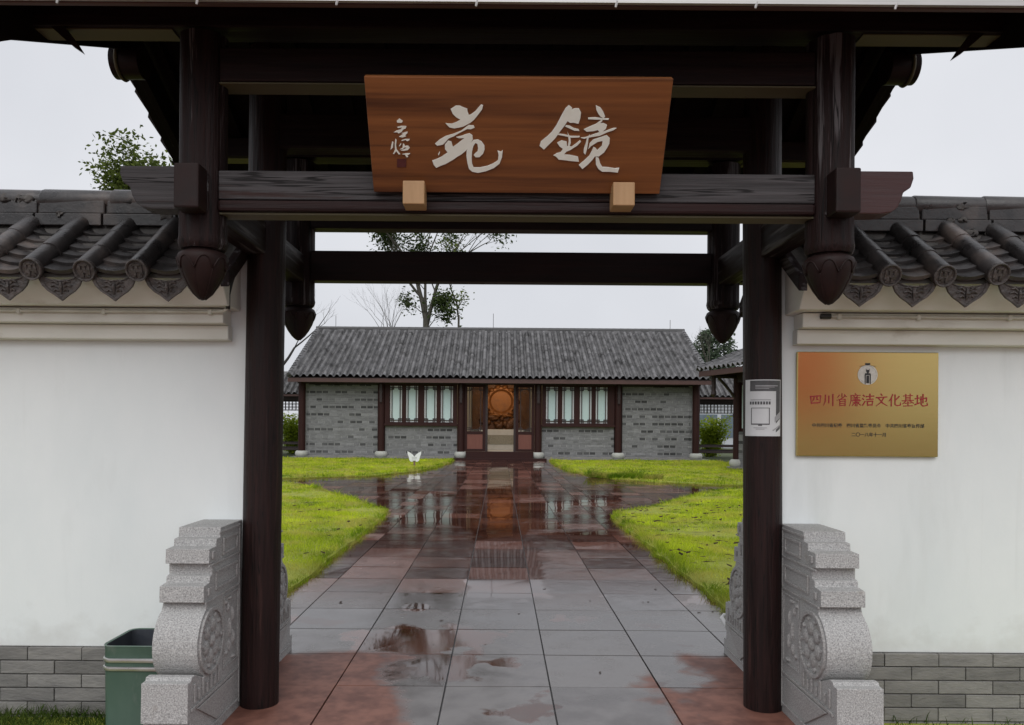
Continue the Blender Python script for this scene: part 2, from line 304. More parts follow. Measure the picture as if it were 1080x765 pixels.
def lathe(bm, prof, cx, cy, seg=24, mod=None):
    rings = []
    for (r, z) in prof:
        rings.append([bm.verts.new((cx + r * (mod(2 * PI * k / seg, z) if mod else 1) * math.cos(2 * PI * k / seg), cy + r * (mod(2 * PI * k / seg, z) if mod else 1) * math.sin(2 * PI * k / seg), z)) for k in range(seg)])
    for a, b in zip(rings, rings[1:]):
        for k in range(seg): bm.faces.new((a[k], a[(k + 1) % seg], b[(k + 1) % seg], b[k]))
    bm.faces.new(rings[0][::-1]); bm.faces.new(rings[-1])

def tile_field(name, origin, u, v, n, ncol, cw, nrow, rl, m, parent, cover=.28, pan=.25, lift=.03, seed=0, rough=1.0):
    """rows of round cover tiles and sunk pan tiles laid on a slope: u along the eave, v up the slope, n off the roof"""
    r = np.random.default_rng(seed); S = 12; rc = cover * cw
    s = np.arange(ncol * S + 1); fr = (s % S) / S
    d = np.abs(fr - .5) * cw
    h = np.where(d < rc, np.sqrt(np.maximum(rc ** 2 - d ** 2, 0)) * 1.05, -pan * cw * np.cos((np.minimum(fr, 1 - fr)) / (.5 - cover) * PI / 2) * .6)
    h[d >= rc] -= .0
    us = s / S * cw; iscov = d < rc
    lines = []
    for j in range(nrow):
        jit = np.repeat(r.normal(0, .006 * rough, ncol + 1), S)[:len(s)]
        for e, (vv, lf) in enumerate(((j * rl, lift), ((j + 1) * rl - .004, .0))):
            hh = h + lf * np.where(iscov, .7, 1.0) + jit * .6
            lines.append(np.outer(us, u) + np.outer(vv + jit * (1 - e), v) + np.outer(hh, n) + np.asarray(origin))
    V = np.concatenate(lines); C = len(s); F = []; T = []
    nl = len(lines); tc = r.random((ncol, nrow)); tp = r.random((ncol + 1, nrow))
    i = np.arange(C - 1)
    for k in range(nl - 1):
        a = k * C + i; F.append(np.stack([a, a + 1, a + C + 1, a + C], 1))
        row = k // 2; f2 = (i % S + .5) / S
        cov = np.abs(f2 - .5) < cover
        T.append(np.where(cov, tc[i // S, row] * .75 + .25, tp[np.minimum((i + S // 2) // S, ncol), row] * .7))
    F = np.concatenate(F); T = np.concatenate(T)
    return npmesh(name, V, F, m, parent, T)

CX = .065

# ================================================================== SETTING: ground, paving, lawns
bm = B(); bmesh.ops.create_grid(bm, x_segments=24, y_segments=24, size=900)
for v_ in bm.verts: v_.co.z = -.12
tag(obj('ground', bm, M['ground']), kind='structure')
bm = B(); box(bm, -1.9, 1.9, 2.635, 12.2, -.10, -.022); box(bm, -9.4, 9.4, 12.2, 33.6, -.10, -.022)
tag(obj('courtyard_bed', bm, M['joint']), kind='structure')

def slabs():
    bm = B(); lay = bm.faces.layers.float.new('tint'); r = random.Random(4); g = .0048
    xs_walk = [-1.86, -1.55, -.93, -.30, .30, .93, 1.55, 1.86]
    xs_wide = [-9.3 + .62 * k for k in range(12)] + xs_walk + [1.86 + .62 * k for k in range(1, 13)]
    y = 4.49 - .625 * 9
    while y < 33.4:
        xs = xs_wide if y > 12.3 else xs_walk
        for a, b_ in zip(xs, xs[1:]):
            if b_ - a < .05: continue
            z = [r.uniform(-.0019, .0019) for _ in range(4)]; t = r.random()
            q = ((a + g, y + g), (b_ - g, y + g), (b_ - g, y + .625 - g), (a + g, y + .625 - g))
            top = [bm.verts.new((*p, zz)) for p, zz in zip(q, z)]; bot = [bm.verts.new((*p, -.03)) for p in q]
            fs = [bm.faces.new(top)] + [bm.faces.new((top[i], bot[i], bot[(i + 1) % 4], top[(i + 1) % 4])) for i in range(4)]
            for f in fs: f[lay] = t
        y += .625
    return tag(obj('path', bm, M['paving']), kind='structure')
slabs()

bm = B(); lay = bm.faces.layers.float.new('tint'); r = random.Random(12); y = 2.615
while y > -16:
    xs = [1.86 + .62 * k for k in range(0, 20)]
    for a in xs:
        for sg in (-1, 1):
            x0, x1 = sorted((sg * a, sg * (a + .62))); t = r.random(); z = [r.uniform(-.0015, .0015) for _ in range(4)]
            f = bm.faces.new([bm.verts.new((px_, py_, zz)) for (px_, py_), zz in zip(((x0 + .003, y - .622), (x1 - .003, y - .622), (x1 - .003, y - .003), (x0 + .003, y - .003)), z)]); f[lay] = t
    y -= .625
tag(obj('forecourt', bm, M['paving']), kind='structure')
bm = B(); box(bm, -14.3, 14.3, -16.1, 2.63, -.10, -.022); tag(obj('forecourt_bed', bm, M['joint']), kind='structure')

def inside(poly, P):
    x, y = P[:, 0], P[:, 1]; c = np.zeros(len(P), bool); k = len(poly)
    for i in range(k):
        x0, y0 = poly[i]; x1, y1 = poly[(i + 1) % k]
        t = ((y0 > y) != (y1 > y)); c ^= t & (x < (x1 - x0) * (y - y0) / ((y1 - y0) + 1e-12) + x0)
    return c
def edge_dist(poly, P):
    d = np.full(len(P), 9.); k = len(poly)
    for i in range(k):
        a = np.array(poly[i]); b = np.array(poly[(i + 1) % k]); ab = b - a
        t = np.clip(((P - a) @ ab) / (ab @ ab), 0, 1); d = np.minimum(d, np.linalg.norm(P - a - t[:, None] * ab, axis=1))
    return d
def wob(x, y, s=1.0):
    return np.sin(x * 1.7 * s + 1.3 * np.sin(y * 1.1 * s)) * .5 + np.sin(y * 2.3 * s + 1.7 * np.cos(x * .9 * s)) * .5
def blades(poly, n, h, w, seed, z0=.03, tall=2.0, dens=None, tintbias=0):
    r = np.random.default_rng(seed); p = np.array(poly); lo, hi = p.min(0), p.max(0)
    P = r.uniform(lo, hi, (n * 3, 2))
    if dens is not None: P = P[r.random(len(P)) < dens(P)]
    P = P[inside(poly, P)][:n]; k = len(P)
    e = edge_dist(poly, P); edge = np.exp(-(e / .12) ** 2)
    cl = wob(P[:, 0], P[:, 1], 2.2) * .5 + .5; big = wob(P[:, 0] + 4, P[:, 1], .7) * .5 + .5
    hh = h * (.4 + 1.1 * r.random(k) ** 1.5) * (.45 + .8 * cl) * (1 + (tall - 1) * edge * r.random(k))
    ww = w * (.7 + .6 * r.random(k))
    if dens is not None:
        s = np.clip(P[:, 1] / 9, .7, 3); ww *= s
    a = r.uniform(0, 2 * PI, k); ln = r.normal(0, .55, (k, 2)) * hh[:, None]
    dx = np.stack([np.cos(a), np.sin(a)], 1) * ww[:, None] / 2
    z = z0 + .025 * wob(P[:, 0], P[:, 1])
    v0 = np.column_stack([P - dx, z]); v1 = np.column_stack([P + dx, z]); m = P + ln * .45
    v2 = np.column_stack([m + dx * .7, z + hh * .62]); v3 = np.column_stack([m - dx * .7, z + hh * .62]); v4 = np.column_stack([P + ln * 1.2, z + hh])
    V = np.stack([v0, v1, v2, v3, v4], 1).reshape(-1, 3); i = np.arange(k) * 5
    F = np.concatenate([np.stack([i, i + 1, i + 2, i + 3], 1), np.stack([i + 3, i + 2, i + 4, i + 4], 1)])
    pat = wob(P[:, 0] * 1.0 + 7, P[:, 1] * .8, 1.6) * wob(P[:, 0] + 2, P[:, 1] + 5, 4.1)
    t = np.clip(.5 * r.random(k) + .40 * big + .15 * cl + .6 * pat - .40 * edge + tintbias, 0, 1)
    tri = np.concatenate([np.stack([i, i + 1, i + 2], 1), np.stack([i, i + 2, i + 3], 1), np.stack([i + 3, i + 2, i + 4], 1)])
    return V, tri, np.tile(t, 3)
def ragged(poly, seed):
    r = random.Random(seed); out = []
    for (x0, y0), (x1, y1) in zip(poly, poly[1:] + poly[:1]):
        n = max(1, int(math.hypot(x1 - x0, y1 - y0) / .22))
        for k in range(n): out.append((x0 + (x1 - x0) * k / n + r.gauss(0, .018), y0 + (y1 - y0) * k / n + r.gauss(0, .018)))
    return out
def lawn(poly, n, h, w, seed, tall=2.0, dens=None):
    poly = ragged(poly, seed)
    bm = B(); k = len(poly)
    vs = [bm.verts.new((x, y, .028)) for x, y in poly]; bs = [bm.verts.new((x, y, -.02)) for x, y in poly]
    bm.faces.new(vs)
    for i in range(k): bm.faces.new((vs[i], bs[i], bs[(i + 1) % k], vs[(i + 1) % k]))
    bm.faces.ensure_lookup_table(); bm.faces[0].normal_update(); bmesh.ops.triangulate(bm, faces=[bm.faces[0]])
    tag(obj('lawn_bed', bm, M['soil']), kind='structure')
    V, F, T = blades(poly, n, h, w, seed, tall=tall, dens=dens)
    # overhanging fringe along the edge
    r = np.random.default_rng(seed + 90); E = np.array(poly); E2 = np.roll(E, -1, 0); k = n // 7
    ii = r.integers(0, len(E), k); tt = r.random((k, 1)); P = E[ii] * (1 - tt) + E2[ii] * tt + r.normal(0, .028, (k, 2))
    sc_ = np.clip(P[:, 1] / 10, .75, 2.6); a = r.uniform(0, 2 * PI, k); dx = np.stack([np.cos(a), np.sin(a)], 1) * (.0035 * sc_)[:, None]; hh = h * r.uniform(.5, 1.5, k); ln = r.normal(0, .035, (k, 2))
    i = np.arange(k) * 3 + len(V)
    V = np.concatenate([V, np.stack([np.column_stack([P - dx, np.full(k, -.01)]), np.column_stack([P + dx, np.full(k, -.01)]), np.column_stack([P + ln, hh])], 1).reshape(-1, 3)])
    F = np.concatenate([F, np.stack([i, i + 1, i + 2], 1)]); T = np.concatenate([T, r.uniform(0, .55, k)])
    tag(npmesh('lawn_grass', V, F, M['grass'], tint=T), kind='stuff')
nl = [(-1.84, 5.4), (-1.86, 9.0), (-1.87, 13.0), (-2.0, 13.6), (-2.5, 14.6), (-3.3, 16.2), (-4.3, 18.2), (-5.4, 19.6), (-6.9, 20.3), (-6.9, 5.4)]
nr = [(1.86, 5.4), (1.87, 9.0), (1.87, 12.8), (2.05, 13.5), (2.75, 14.3), (3.5, 15.6), (4.4, 17.2), (5.5, 18.6), (6.9, 19.2), (6.9, 5.4)]
fl = [(-1.95, 33.3), (-1.95, 31.0), (-2.2, 27.5), (-2.7, 24.8), (-3.6, 22.6), (-5.6, 21.4), (-9.2, 21.2), (-9.2, 33.3)]
fr = [(2.15, 33.3), (2.1, 30.0), (2.3, 25.5), (2.9, 22.6), (4.0, 20.9), (5.4, 20.0), (7.5, 19.8), (9.2, 20), (9.2, 33.3)]
dn = lambda P: np.clip((7.5 / P[:, 1]) ** 1.6, .12, 1) * np.where(np.abs(P[:, 0]) < .36 * P[:, 1] + .3, 1, .25)
lawn(nl, 95000, .05, .0058, 1, 2.4, dn)
lawn(nr, 95000, .05, .0058, 2, 2.4, dn)
lawn(fl, 42000, .06, .016, 3, 2.2); lawn(fr, 42000, .06, .016, 5, 2.2)
# leaf litter on the grass
V = []; F = []
for poly, cnt, sd in ((nr, 300, 3), (nl, 90, 4)):
    r = np.random.default_rng(sd); P = r.uniform((-5, 6.2), (5, 14.5), (6000, 2)); P = P[inside(poly, P)]
    P = P[(np.abs(P[:, 0]) < .36 * P[:, 1])][:cnt]
    for x, y in P:
        a = r.uniform(0, 6.3); s = r.uniform(.032, .07); c, q = math.cos(a), math.sin(a); z = .118 + r.uniform(-.015, .02); i = len(V)
        for (lx, ly, lz) in ((-1, 0, 0), (-.2, .42, .2), (1, 0, .25), (-.2, -.42, .1)):
            V.append((x + s * (lx * c - ly * q), y + s * (lx * q + ly * c), z + lz * s))
        F.append((i, i + 1, i + 2, i + 3))
r = np.random.default_rng(44)
for q in range(46):
    x, y = r.uniform(-1.75, 1.75), r.uniform(4.3, 13); a = r.uniform(0, 6.3); s = r.uniform(.010, .026); c, w_ = math.cos(a), math.sin(a); i = len(V)
    for (lx, ly, lz) in ((-1, 0, 0), (-.2, .42, .1), (1, 0, .12), (-.2, -.42, .05)): V.append((x + s * (lx * c - ly * w_), y + s * (lx * w_ + ly * c), .003 + lz * s))
    F.append((i, i + 1, i + 2, i + 3))
tag(npmesh('leaf_litter', V, F, M['litter']), kind='stuff')
# verge outside the wall
for nm, x0, x1, sd in (('verge_left', -7, -1.62, 8), ('verge_right', 1.75, 7, 9)):
    bm = B(); box(bm, x0, x1, 2.63, 4.18, -.12, -.075); tag(obj('verge', bm, M['soil']), kind='structure')
V, F, T = blades([(-4, 3.2), (-1.95, 3.2), (-1.95, 4.16), (-4, 4.16)], 16000, .045, .005, 21, z0=-.075, tall=1.2)
tag(npmesh('verge_grass', V, F, M['weed'], tint=T), kind='stuff')
V, F, T = blades([(1.9, 3.4), (4, 3.4), (4, 4.16), (1.9, 4.16)], 1500, .03, .005, 22, z0=-.075, tall=1.2)
tag(npmesh('verge_grass', V, F, M['weed'], tint=T), kind='stuff')

# ================================================================== COURTYARD WALLS
def wall(side, label):
    s = side; w = thing('courtyard_wall', label, 'wall', (CX + s * 3.6, 4.33, 0))
    def X(a, b): return tuple(sorted((CX + s * a, CX + s * b)))
    x0, x1 = X(1.36, 7.0)
    boxo('plaster_wall', M['plaster'], w, x0, x1, 4.19, 4.47, .298, 2.42, bevel=.006)
    # brick base, laid in running bond
    bm = B(); box(bm, *X(1.44, 7.0), 4.186, 4.474, -.11, .290)
    obj('base_core', bm, M['brick_mortar'], w)
    bm = B(); bm.faces.layers.float.new('tint'); r = random.Random(5 + s)
    for c in range(6):
        z1 = .296 - c * .0727; xx = 1.42 - (.145 if c % 2 else 0)
        while xx < 7:
            a, b_ = max(xx, 1.42), min(xx + .285, 7.0)
            if b_ - a > .03:
                dy = r.uniform(-.002, .002); box(bm, *X(a, b_), 4.176 + dy, 4.2, z1 - .0665, z1, r.random())
            xx += .2895
    obj('brick_base', bm, M['brick_front'], w, bevel=.003)
    # cornice, in section; both faces of the wall
    sec = [(4.19, 1.93), (4.125, 1.937), (4.12, 2.012), (4.062, 2.018), (4.058, 2.092), (3.985, 2.097), (3.975, 2.115), (3.90, 2.235), (4.0, 2.33), (4.33, 2.56)]
    full = sec + [(8.66 - y, z) for y, z in sec[::-1][1:]]
    for nm, pts, e in (('cornice_lower_band', [(4.19, 1.935), (4.124, 1.938), (4.118, 2.014), (4.19, 2.016)], 1.497),
                       ('cornice_upper_band', [(4.19, 2.014), (4.062, 2.018), (4.057, 2.093), (4.19, 2.098)], 1.503),
                       ('cornice_fascia', [(4.19, 2.096), (3.985, 2.099), (3.972, 2.12), (3.895, 2.225), (4.0, 2.31), (4.19, 2.42)], 1.455)):
        for mir in (0, 1):
            p = [(8.66 - y, z) for y, z in pts] if mir else pts
            bm = B(); prism(bm, p, 'x', *X(e, 7.0)); obj(nm, bm, M['cornice'], w, bevel=.006)
    # tile bed (dark underside) and roof tiles
    for mir in (0, 1):
        f = (lambda y: 8.66 - y) if mir else (lambda y: y)
        bm = B(); prism(bm, [(f(3.872), 2.215), (f(3.868), 2.235), (f(4.30), 2.575), (f(4.30), 2.50)], 'x', *X(1.445, 7.0)); obj('tile_bed', bm, M['mortar'], w)
        sl = Vector((0, .434, .318)).normalized(); nn = Vector((0, -sl.z, sl.y))
        if mir: sl.y *= -1; nn.y *= -1
        k = 0
        while 1.575 + .2605 * k < 6.9:
            cx = CX + s * (1.575 + .2605 * k)
            P0 = Vector((cx, f(3.822), 2.246)); rj = random.Random(k * 7 + s + mir * 31); P0 = P0 + Vector((rj.gauss(0, .004), rj.gauss(0, .005), rj.gauss(0, .003)))
            bm = B(); bm.faces.layers.float.new('tint'); q = 0
            for a, b_, ra, rb in ((0, .20, .054, .0495), (.185, .385, .0535, .0495), (.37, .56, .053, .0485)):
                dx_ = Vector((rj.gauss(0, .003), 0, rj.gauss(0, .002))); tube(bm, [P0 + sl * a + dx_, P0 + sl * (a + .012) + dx_, P0 + sl * b_ + dx_ * .3], [ra * .97, ra, rb], 16)
            lay = bm.faces.layers.float.get('tint'); tv = rj.random()
            for fc in bm.faces: fc[lay] = tv
            ct = obj('cover_tile', bm, M['tile_near'], w, smooth=True)
            if not mir or k < 0:
                # round end disc with raised rim and emblem
                bm = B(); d = -sl
                cdir = Vector((0, -.92, -.38)).normalized(); up = Vector((1, 0, 0)).cross(cdir).normalized(); c0 = P0 + cdir * .002
                def ring(prof, bm=bm, c0=c0, cdir=cdir, up=up, seg=24):
                    rr = [[bm.verts.new(c0 + cdir * h + r_ * (math.cos(2 * PI * t / seg) * Vector((1, 0, 0)) + math.sin(2 * PI * t / seg) * up)) for t in range(seg)] for r_, h in prof]
                    for a, b_ in zip(rr, rr[1:]):
                        for t in range(seg): bm.faces.new((a[t], a[(t + 1) % seg], b_[(t + 1) % seg], b_[t]))
                    bm.faces.new(rr[-1]); bm.faces.new(rr[0][::-1])
                ring([(.052, -.012), (.055, 0), (.055, .014), (.051, .018), (.046, .016), (.042, .008), (.001, .008)])
                for (ax, az, sx, sz) in [(-.022, -.004, .006, .024), (.022, -.004, .006, .024), (-.011, .014, .006, .018), (.011, .014, .006, .018), (0, -.006, .007, .016), (0, -.026, .02, .005), (-.014, .030, .009, .005), (.014, .030, .009, .005)]:
                    q = [c0 + Vector((ax + e * sx, 0, 0)) + up * (az + g_ * sz) for e, g_ in ((-1, -1), (1, -1), (1, 1), (-1, 1))]
                    a = [bm.verts.new(p + cdir * .006) for p in q]; b_ = [bm.verts.new(p + cdir * .0135) for p in q]
                    bm.faces.new(b_)
                    for t in range(4): bm.faces.new((a[t], a[(t + 1) % 4], b_[(t + 1) % 4], b_[t]))
                obj('end_disc', bm, M['tile_relief'], ct, smooth=True)
            # pan tiles between this cover tile and the next: stepped concave arcs
            mx_ = cx + s * .13025
            bm = B(); lay = bm.faces.layers.float.new('tint')
            for j in range(6):
                v0 = .0 + j * .088; tt = rj.random(); rows = []
                for (vv, lf) in ((v0 - .012, .012), (v0 - .012, .032), (v0 + .10, .010)):
                    rows.append([bm.verts.new(Vector((mx_ + e * .11, f(3.862), 2.238)) + sl * vv + nn * (lf - .035 * (1 - (e) ** 2) + .018)) for e in (-1, -.66, -.33, 0, .33, .66, 1)])
                for a, b_ in zip(rows, rows[1:]):
                    for t in range(6):
                        fc = bm.faces.new((a[t], a[t + 1], b_[t + 1], b_[t])); fc[lay] = tt
            obj('pan_tile', bm, M['tile_near'], w, smooth=True)
            # pointed drip tile hanging from the pan
            out = [(-.112, .010), (-.075, -.012), (-.04, -.022), (0, -.025), (.04, -.022), (.075, -.012), (.112, .010), (.106, -.022), (.092, -.052), (.066, -.079), (.034, -.099), (0, -.125), (-.034, -.099), (-.066, -.079), (-.092, -.052), (-.106, -.022)]
            def dp(x, z, h): return Vector((mx_ + x, f(3.842 - z * .15 - h), 2.222 + z))
            bm = B(); a = [bm.verts.new(dp(x, z, -.008)) for x, z in out]; b_ = [bm.verts.new(dp(x, z, .006)) for x, z in out]
            cz = -.055; c_ = [bm.verts.new(dp(x * .82, cz + (z - cz) * .8, .006)) for x, z in out]; d_ = [bm.verts.new(dp(x * .78, cz + (z - cz) * .76, .001)) for x, z in out]
            kk = len(out); bm.faces.new(a[::-1])
            for p_, q_ in ((a, b_), (b_, c_), (c_, d_)):
                for t in range(kk): bm.faces.new((p_[t], p_[(t + 1) % kk], q_[(t + 1) % kk], q_[t]))
            fcs = [bm.faces.new(d_)]
            for hx in (-1, 1):
                for q0, q1 in (((.012, -.045), (.045, -.035)), ((.012, -.06), (.05, -.056)), ((.012, -.078), (.034, -.078)), ((.02, -.036), (.03, -.03))):
                    tube(bm, [dp(hx * q0[0], q0[1], .003), dp(hx * (q0[0] + q1[0]) / 2, (q0[1] + q1[1]) / 2 + .008, .006), dp(hx * q1[0], q1[1], .003)], .0045, 5)
            tube(bm, [dp(0, -.035, .003), dp(0, -.06, .008), dp(0, -.09, .003)], [.006, .009, .004], 6)
            fcs[0].normal_update(); bmesh.ops.triangulate(bm, faces=fcs)
            obj('drip_tile', bm, M['tile_relief'], w)
            k += 1
    # layered ridge
    for nm, hw, z0, z1, mm, e in (('ridge_base', .075, 2.57, 2.632, 'tile_near', 1.45), ('ridge_band', .055, 2.636, 2.712, 'tile_near', 1.44)):
        bm = B(); bm.faces.layers.float.new('tint'); xx = e; r = random.Random(3)
        while xx < 7:
            ln = .40 + r.uniform(-.03, .03); box(bm, *X(xx, min(xx + ln - .012, 7)), 4.33 - hw, 4.33 + hw, z0, z1 + r.uniform(-.003, .003), r.random()); xx += ln
        obj(nm, bm, M[mm], w, bevel=.008)
    boxo('ridge_mortar', M['mortar'], w, *X(1.46, 7), 4.29, 4.37, 2.5, 2.715)
    bm = B(); bm.faces.layers.float.new('tint'); lay = bm.faces.layers.float.get('tint'); xx = 1.43; r = random.Random(9)
    while xx < 7:
        x_a, x_b = X(xx, min(xx + .39, 7)); tube(bm, [(x_a, 4.33, 2.722), (x_a + .01, 4.33, 2.722), (x_b, 4.33, 2.722)], [.058, .062, .056], 14); xx += .385
    for fc in bm.faces: fc[lay] = .6
    obj('ridge_cap', bm, M['tile_near'], w, smooth=True)
    # lumps of old mortar on the ridge
    bm = B(); r = random.Random(11 + s)
    for i in range(15):
        x = CX + s * r.uniform(1.5, 3.6); z = r.choice((2.63, 2.715, 2.56)); q = r.uniform(.012, .028)
        ic = bmesh.ops.create_icosphere(bm, subdivisions=2, radius=q, matrix=Matrix.Translation((x, 4.33 - (.077 if z < 2.65 else .055), z)) @ Matrix.Diagonal((1.5, .2, .9, 1)))['verts']
        for v_ in ic: v_.co += Vector((r.gauss(0, .005), r.gauss(0, .002), r.gauss(0, .006)))
    obj('mortar_lump', bm, M['mortar'], w, smooth='all')
    # dark verge board closing the roof end
    bm = B(); prism(bm, [(3.85, 2.17), (3.85, 2.25), (4.33, 2.60), (4.81, 2.25), (4.81, 2.17), (4.33, 2.50)], 'x', *X(1.40, 1.444)); obj('verge_board', bm, M['dark_y'], w, bevel=.004)
    return w
wall(-1, 'white plastered wall left of the gate, with brick foot and tiled coping')
wall(1, 'white plastered wall right of the gate carrying the gold plaque')

# ================================================================== WOODEN GATE
gate = thing('wooden_gate', 'dark timber gateway with hanging lotus-bud posts and a tiled roof', 'gate', (CX, 4.2, 0))
HP = 1.355
for s in (-1, 1):
    x = CX + s * HP
    xm = x + (.024 if s < 0 else -.010)
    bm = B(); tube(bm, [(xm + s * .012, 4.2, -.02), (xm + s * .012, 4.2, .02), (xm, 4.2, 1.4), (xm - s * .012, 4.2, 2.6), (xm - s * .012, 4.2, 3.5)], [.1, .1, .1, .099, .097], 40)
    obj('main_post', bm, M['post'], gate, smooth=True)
    def lobed(bm, x, y, z0, z1, r0):
        seg = 64; rings = []
        for z, k in ((z0, .93), (z0 + .012, 1.0), (z0 + .03, 1.04), (z0 + .055, 1.0), (z1, 1.0)):
            rings.append([bm.verts.new((x + k * r0 * (1 - .075 * (1 - abs(math.cos(4 * t))) ** 2) * math.cos(t), y + k * r0 * (1 - .075 * (1 - abs(math.cos(4 * t))) ** 2) * math.sin(t), z)) for t in (2 * PI * (q + .5) / seg + PI / 8 for q in range(seg))])
        for a, b_ in zip(rings, rings[1:]):
            for t in range(seg): bm.faces.new((a[t], a[(t + 1) % seg], b_[(t + 1) % seg], b_[t]))
        bm.faces.new(rings[0][::-1]); bm.faces.new(rings[-1])
    for y in (3.39, 5.0):
        bm = B(); lobed(bm, x, y, 2.245, 3.16, .101)
        hp = obj('hanging_post', bm, M['hang'], gate, smooth=True)
        bm = B(); z0 = 2.03
        prof = [(.002, 0), (.018, .006), (.042, .028), (.066, .062), (.086, .100), (.100, .138), (.106, .165), (.106, .182), (.100, .196), (.088, .204), (.076, .208), (.074, .218)]
        lathe(bm, [(r_, z0 + h) for r_, h in prof], x, y, 60, lambda t, z: 1 - .06 * math.exp(-((((t * 8 / (2 * PI)) + .5) % 1 - .5) / .06) ** 2) * (1 if z < 2.185 else 0) )
        bd = obj('lotus_bud', bm, M['bud'], hp, smooth=True)
        # heart-shaped petal edges cut as raised lines
        bm = B()
        for q in range(4):
            t0 = 2 * PI * q / 4 + PI / 4; pts = []
            for i in range(25):
                e = i / 24; t = t0 + e * 2 * PI / 4; hz = .145 + .033 * abs(math.sin(2 * PI * e)) - .03 * math.exp(-((e - .5) / .1) ** 2) * .6 - .018 * (1 - min(1, min(e, 1 - e) * 8))
                rr = np.interp(hz, [h for _, h in prof], [r_ for r_, _ in prof]) + .001
                pts.append((x + rr * math.cos(t), y + rr * math.sin(t), z0 + hz))
            tube(bm, pts, .0036, 5)
            tube(bm, [(x + (np.interp(h_, [h for _, h in prof], [r_ for r_, _ in prof]) * .985) * math.cos(t0), y + (np.interp(h_, [h for _, h in prof], [r_ for r_, _ in prof]) * .985) * math.sin(t0), z0 + h_) for h_ in (.004, .03, .06, .09, .115, .135)], .0034, 5)
        obj('petal_edge', bm, M['bud'], bd, smooth='all')
    # arm through all three posts, its end showing as a block in front
    boxo('cross_arm', M['dark_y'], gate, x - .055, x + .055, 3.30, 5.12, 2.39, 2.56, bevel=.008)
    boxo('arm_end_block', M['bud'], gate, x - .052, x + .052, 3.20, 3.30, 2.38, 2.565, bevel=.008)
    # carved beam tails
    for y, mm in ((3.39, 'beam_grey' if s < 0 else 'tail_red'), (5.0, 'dark_x')):
        o = [(.085, 2.595), (.335, 2.595), (.338, 2.565), (.325, 2.525), (.295, 2.505), (.285, 2.468), (.268, 2.438), (.24, 2.418), (.2, 2.412), (.085, 2.412)]
        bm = B(); prism(bm, [(x + s * a, z) for a, z in o], 'y', y - .052, y + .052)
        obj('beam_tail', bm, M[mm], gate, bevel=.005)
    # bargeboards of the gable, front and rear slopes
    for sg in (-1, 1):
        xx = CX + s * 2.08
        p = [(4.2, 3.50), (4.2 + sg * 1.0, 3.06), (4.2 + sg * 1.12, 2.99), (4.2 + sg * 1.14, 3.12), (4.2 + sg * 1.0, 3.23), (4.2, 3.68)]
        bm = B(); prism(bm, p, 'x', xx - .02, xx + .02); obj('bargeboard', bm, M['soffit'], gate, bevel=.004)
    # round purlin end under the gable with its rim
    bm = B(); tube(bm, [(CX + s * 1.98, 4.18, 3.42), (CX + s * 2.13, 4.18, 3.42)], .085, 28); pe = obj('purlin_end', bm, M['dark_x'], gate, smooth=True)
    bm = B()
    for k in range(28):
        pass
    tube(bm, [(CX + s * 2.09 , 4.18 + .088 * math.cos(2 * PI * k / 28), 3.42 + .088 * math.sin(2 * PI * k / 28)) for k in range(29)], .009, 6); obj('end_rim', bm, M['bare_lit_wood'], pe, smooth='all')
    # pointed tab under the eave
    bm = B(); prism(bm, [(CX + s * 1.93, 3.18), (CX + s * 1.985, 3.18), (CX + s * 1.90, 3.105), (CX + s * 1.855, 3.075), (CX + s * 1.878, 3.112)], 'y', 3.33, 3.36); obj('drip_tab', bm, M['bud'], gate)
x0, x1 = CX - HP + .085, CX + HP - .085
boxo('front_beam', M['beam_grey'], gate, x0, x1, 3.332, 3.448, 2.452, 2.576, bevel=.006)
boxo('beam_lip', M['beam_red'], gate, x0, x1, 3.322, 3.452, 2.402, 2.449, bevel=.012)
boxo('beam_underside', M['bare_lit_wood'], gate, x0, x1, 3.345, 3.44, 2.392, 2.4, bevel=0)
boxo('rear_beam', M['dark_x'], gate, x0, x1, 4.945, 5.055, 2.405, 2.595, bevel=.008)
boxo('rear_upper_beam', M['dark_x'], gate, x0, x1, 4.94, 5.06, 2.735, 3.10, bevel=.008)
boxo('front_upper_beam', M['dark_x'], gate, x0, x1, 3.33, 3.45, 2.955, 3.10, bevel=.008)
boxo('beam_underside', M['bare_lit_wood'], gate, x0, x1, 3.335, 3.445, 2.946, 2.952, bevel=0)  # pale strip paints the lit underside of the upper beam
boxo('middle_tie_beam', M['dark_x'], gate, CX - HP + .09, CX + HP - .09, 4.14, 4.26, 2.96, 3.14, bevel=.008)
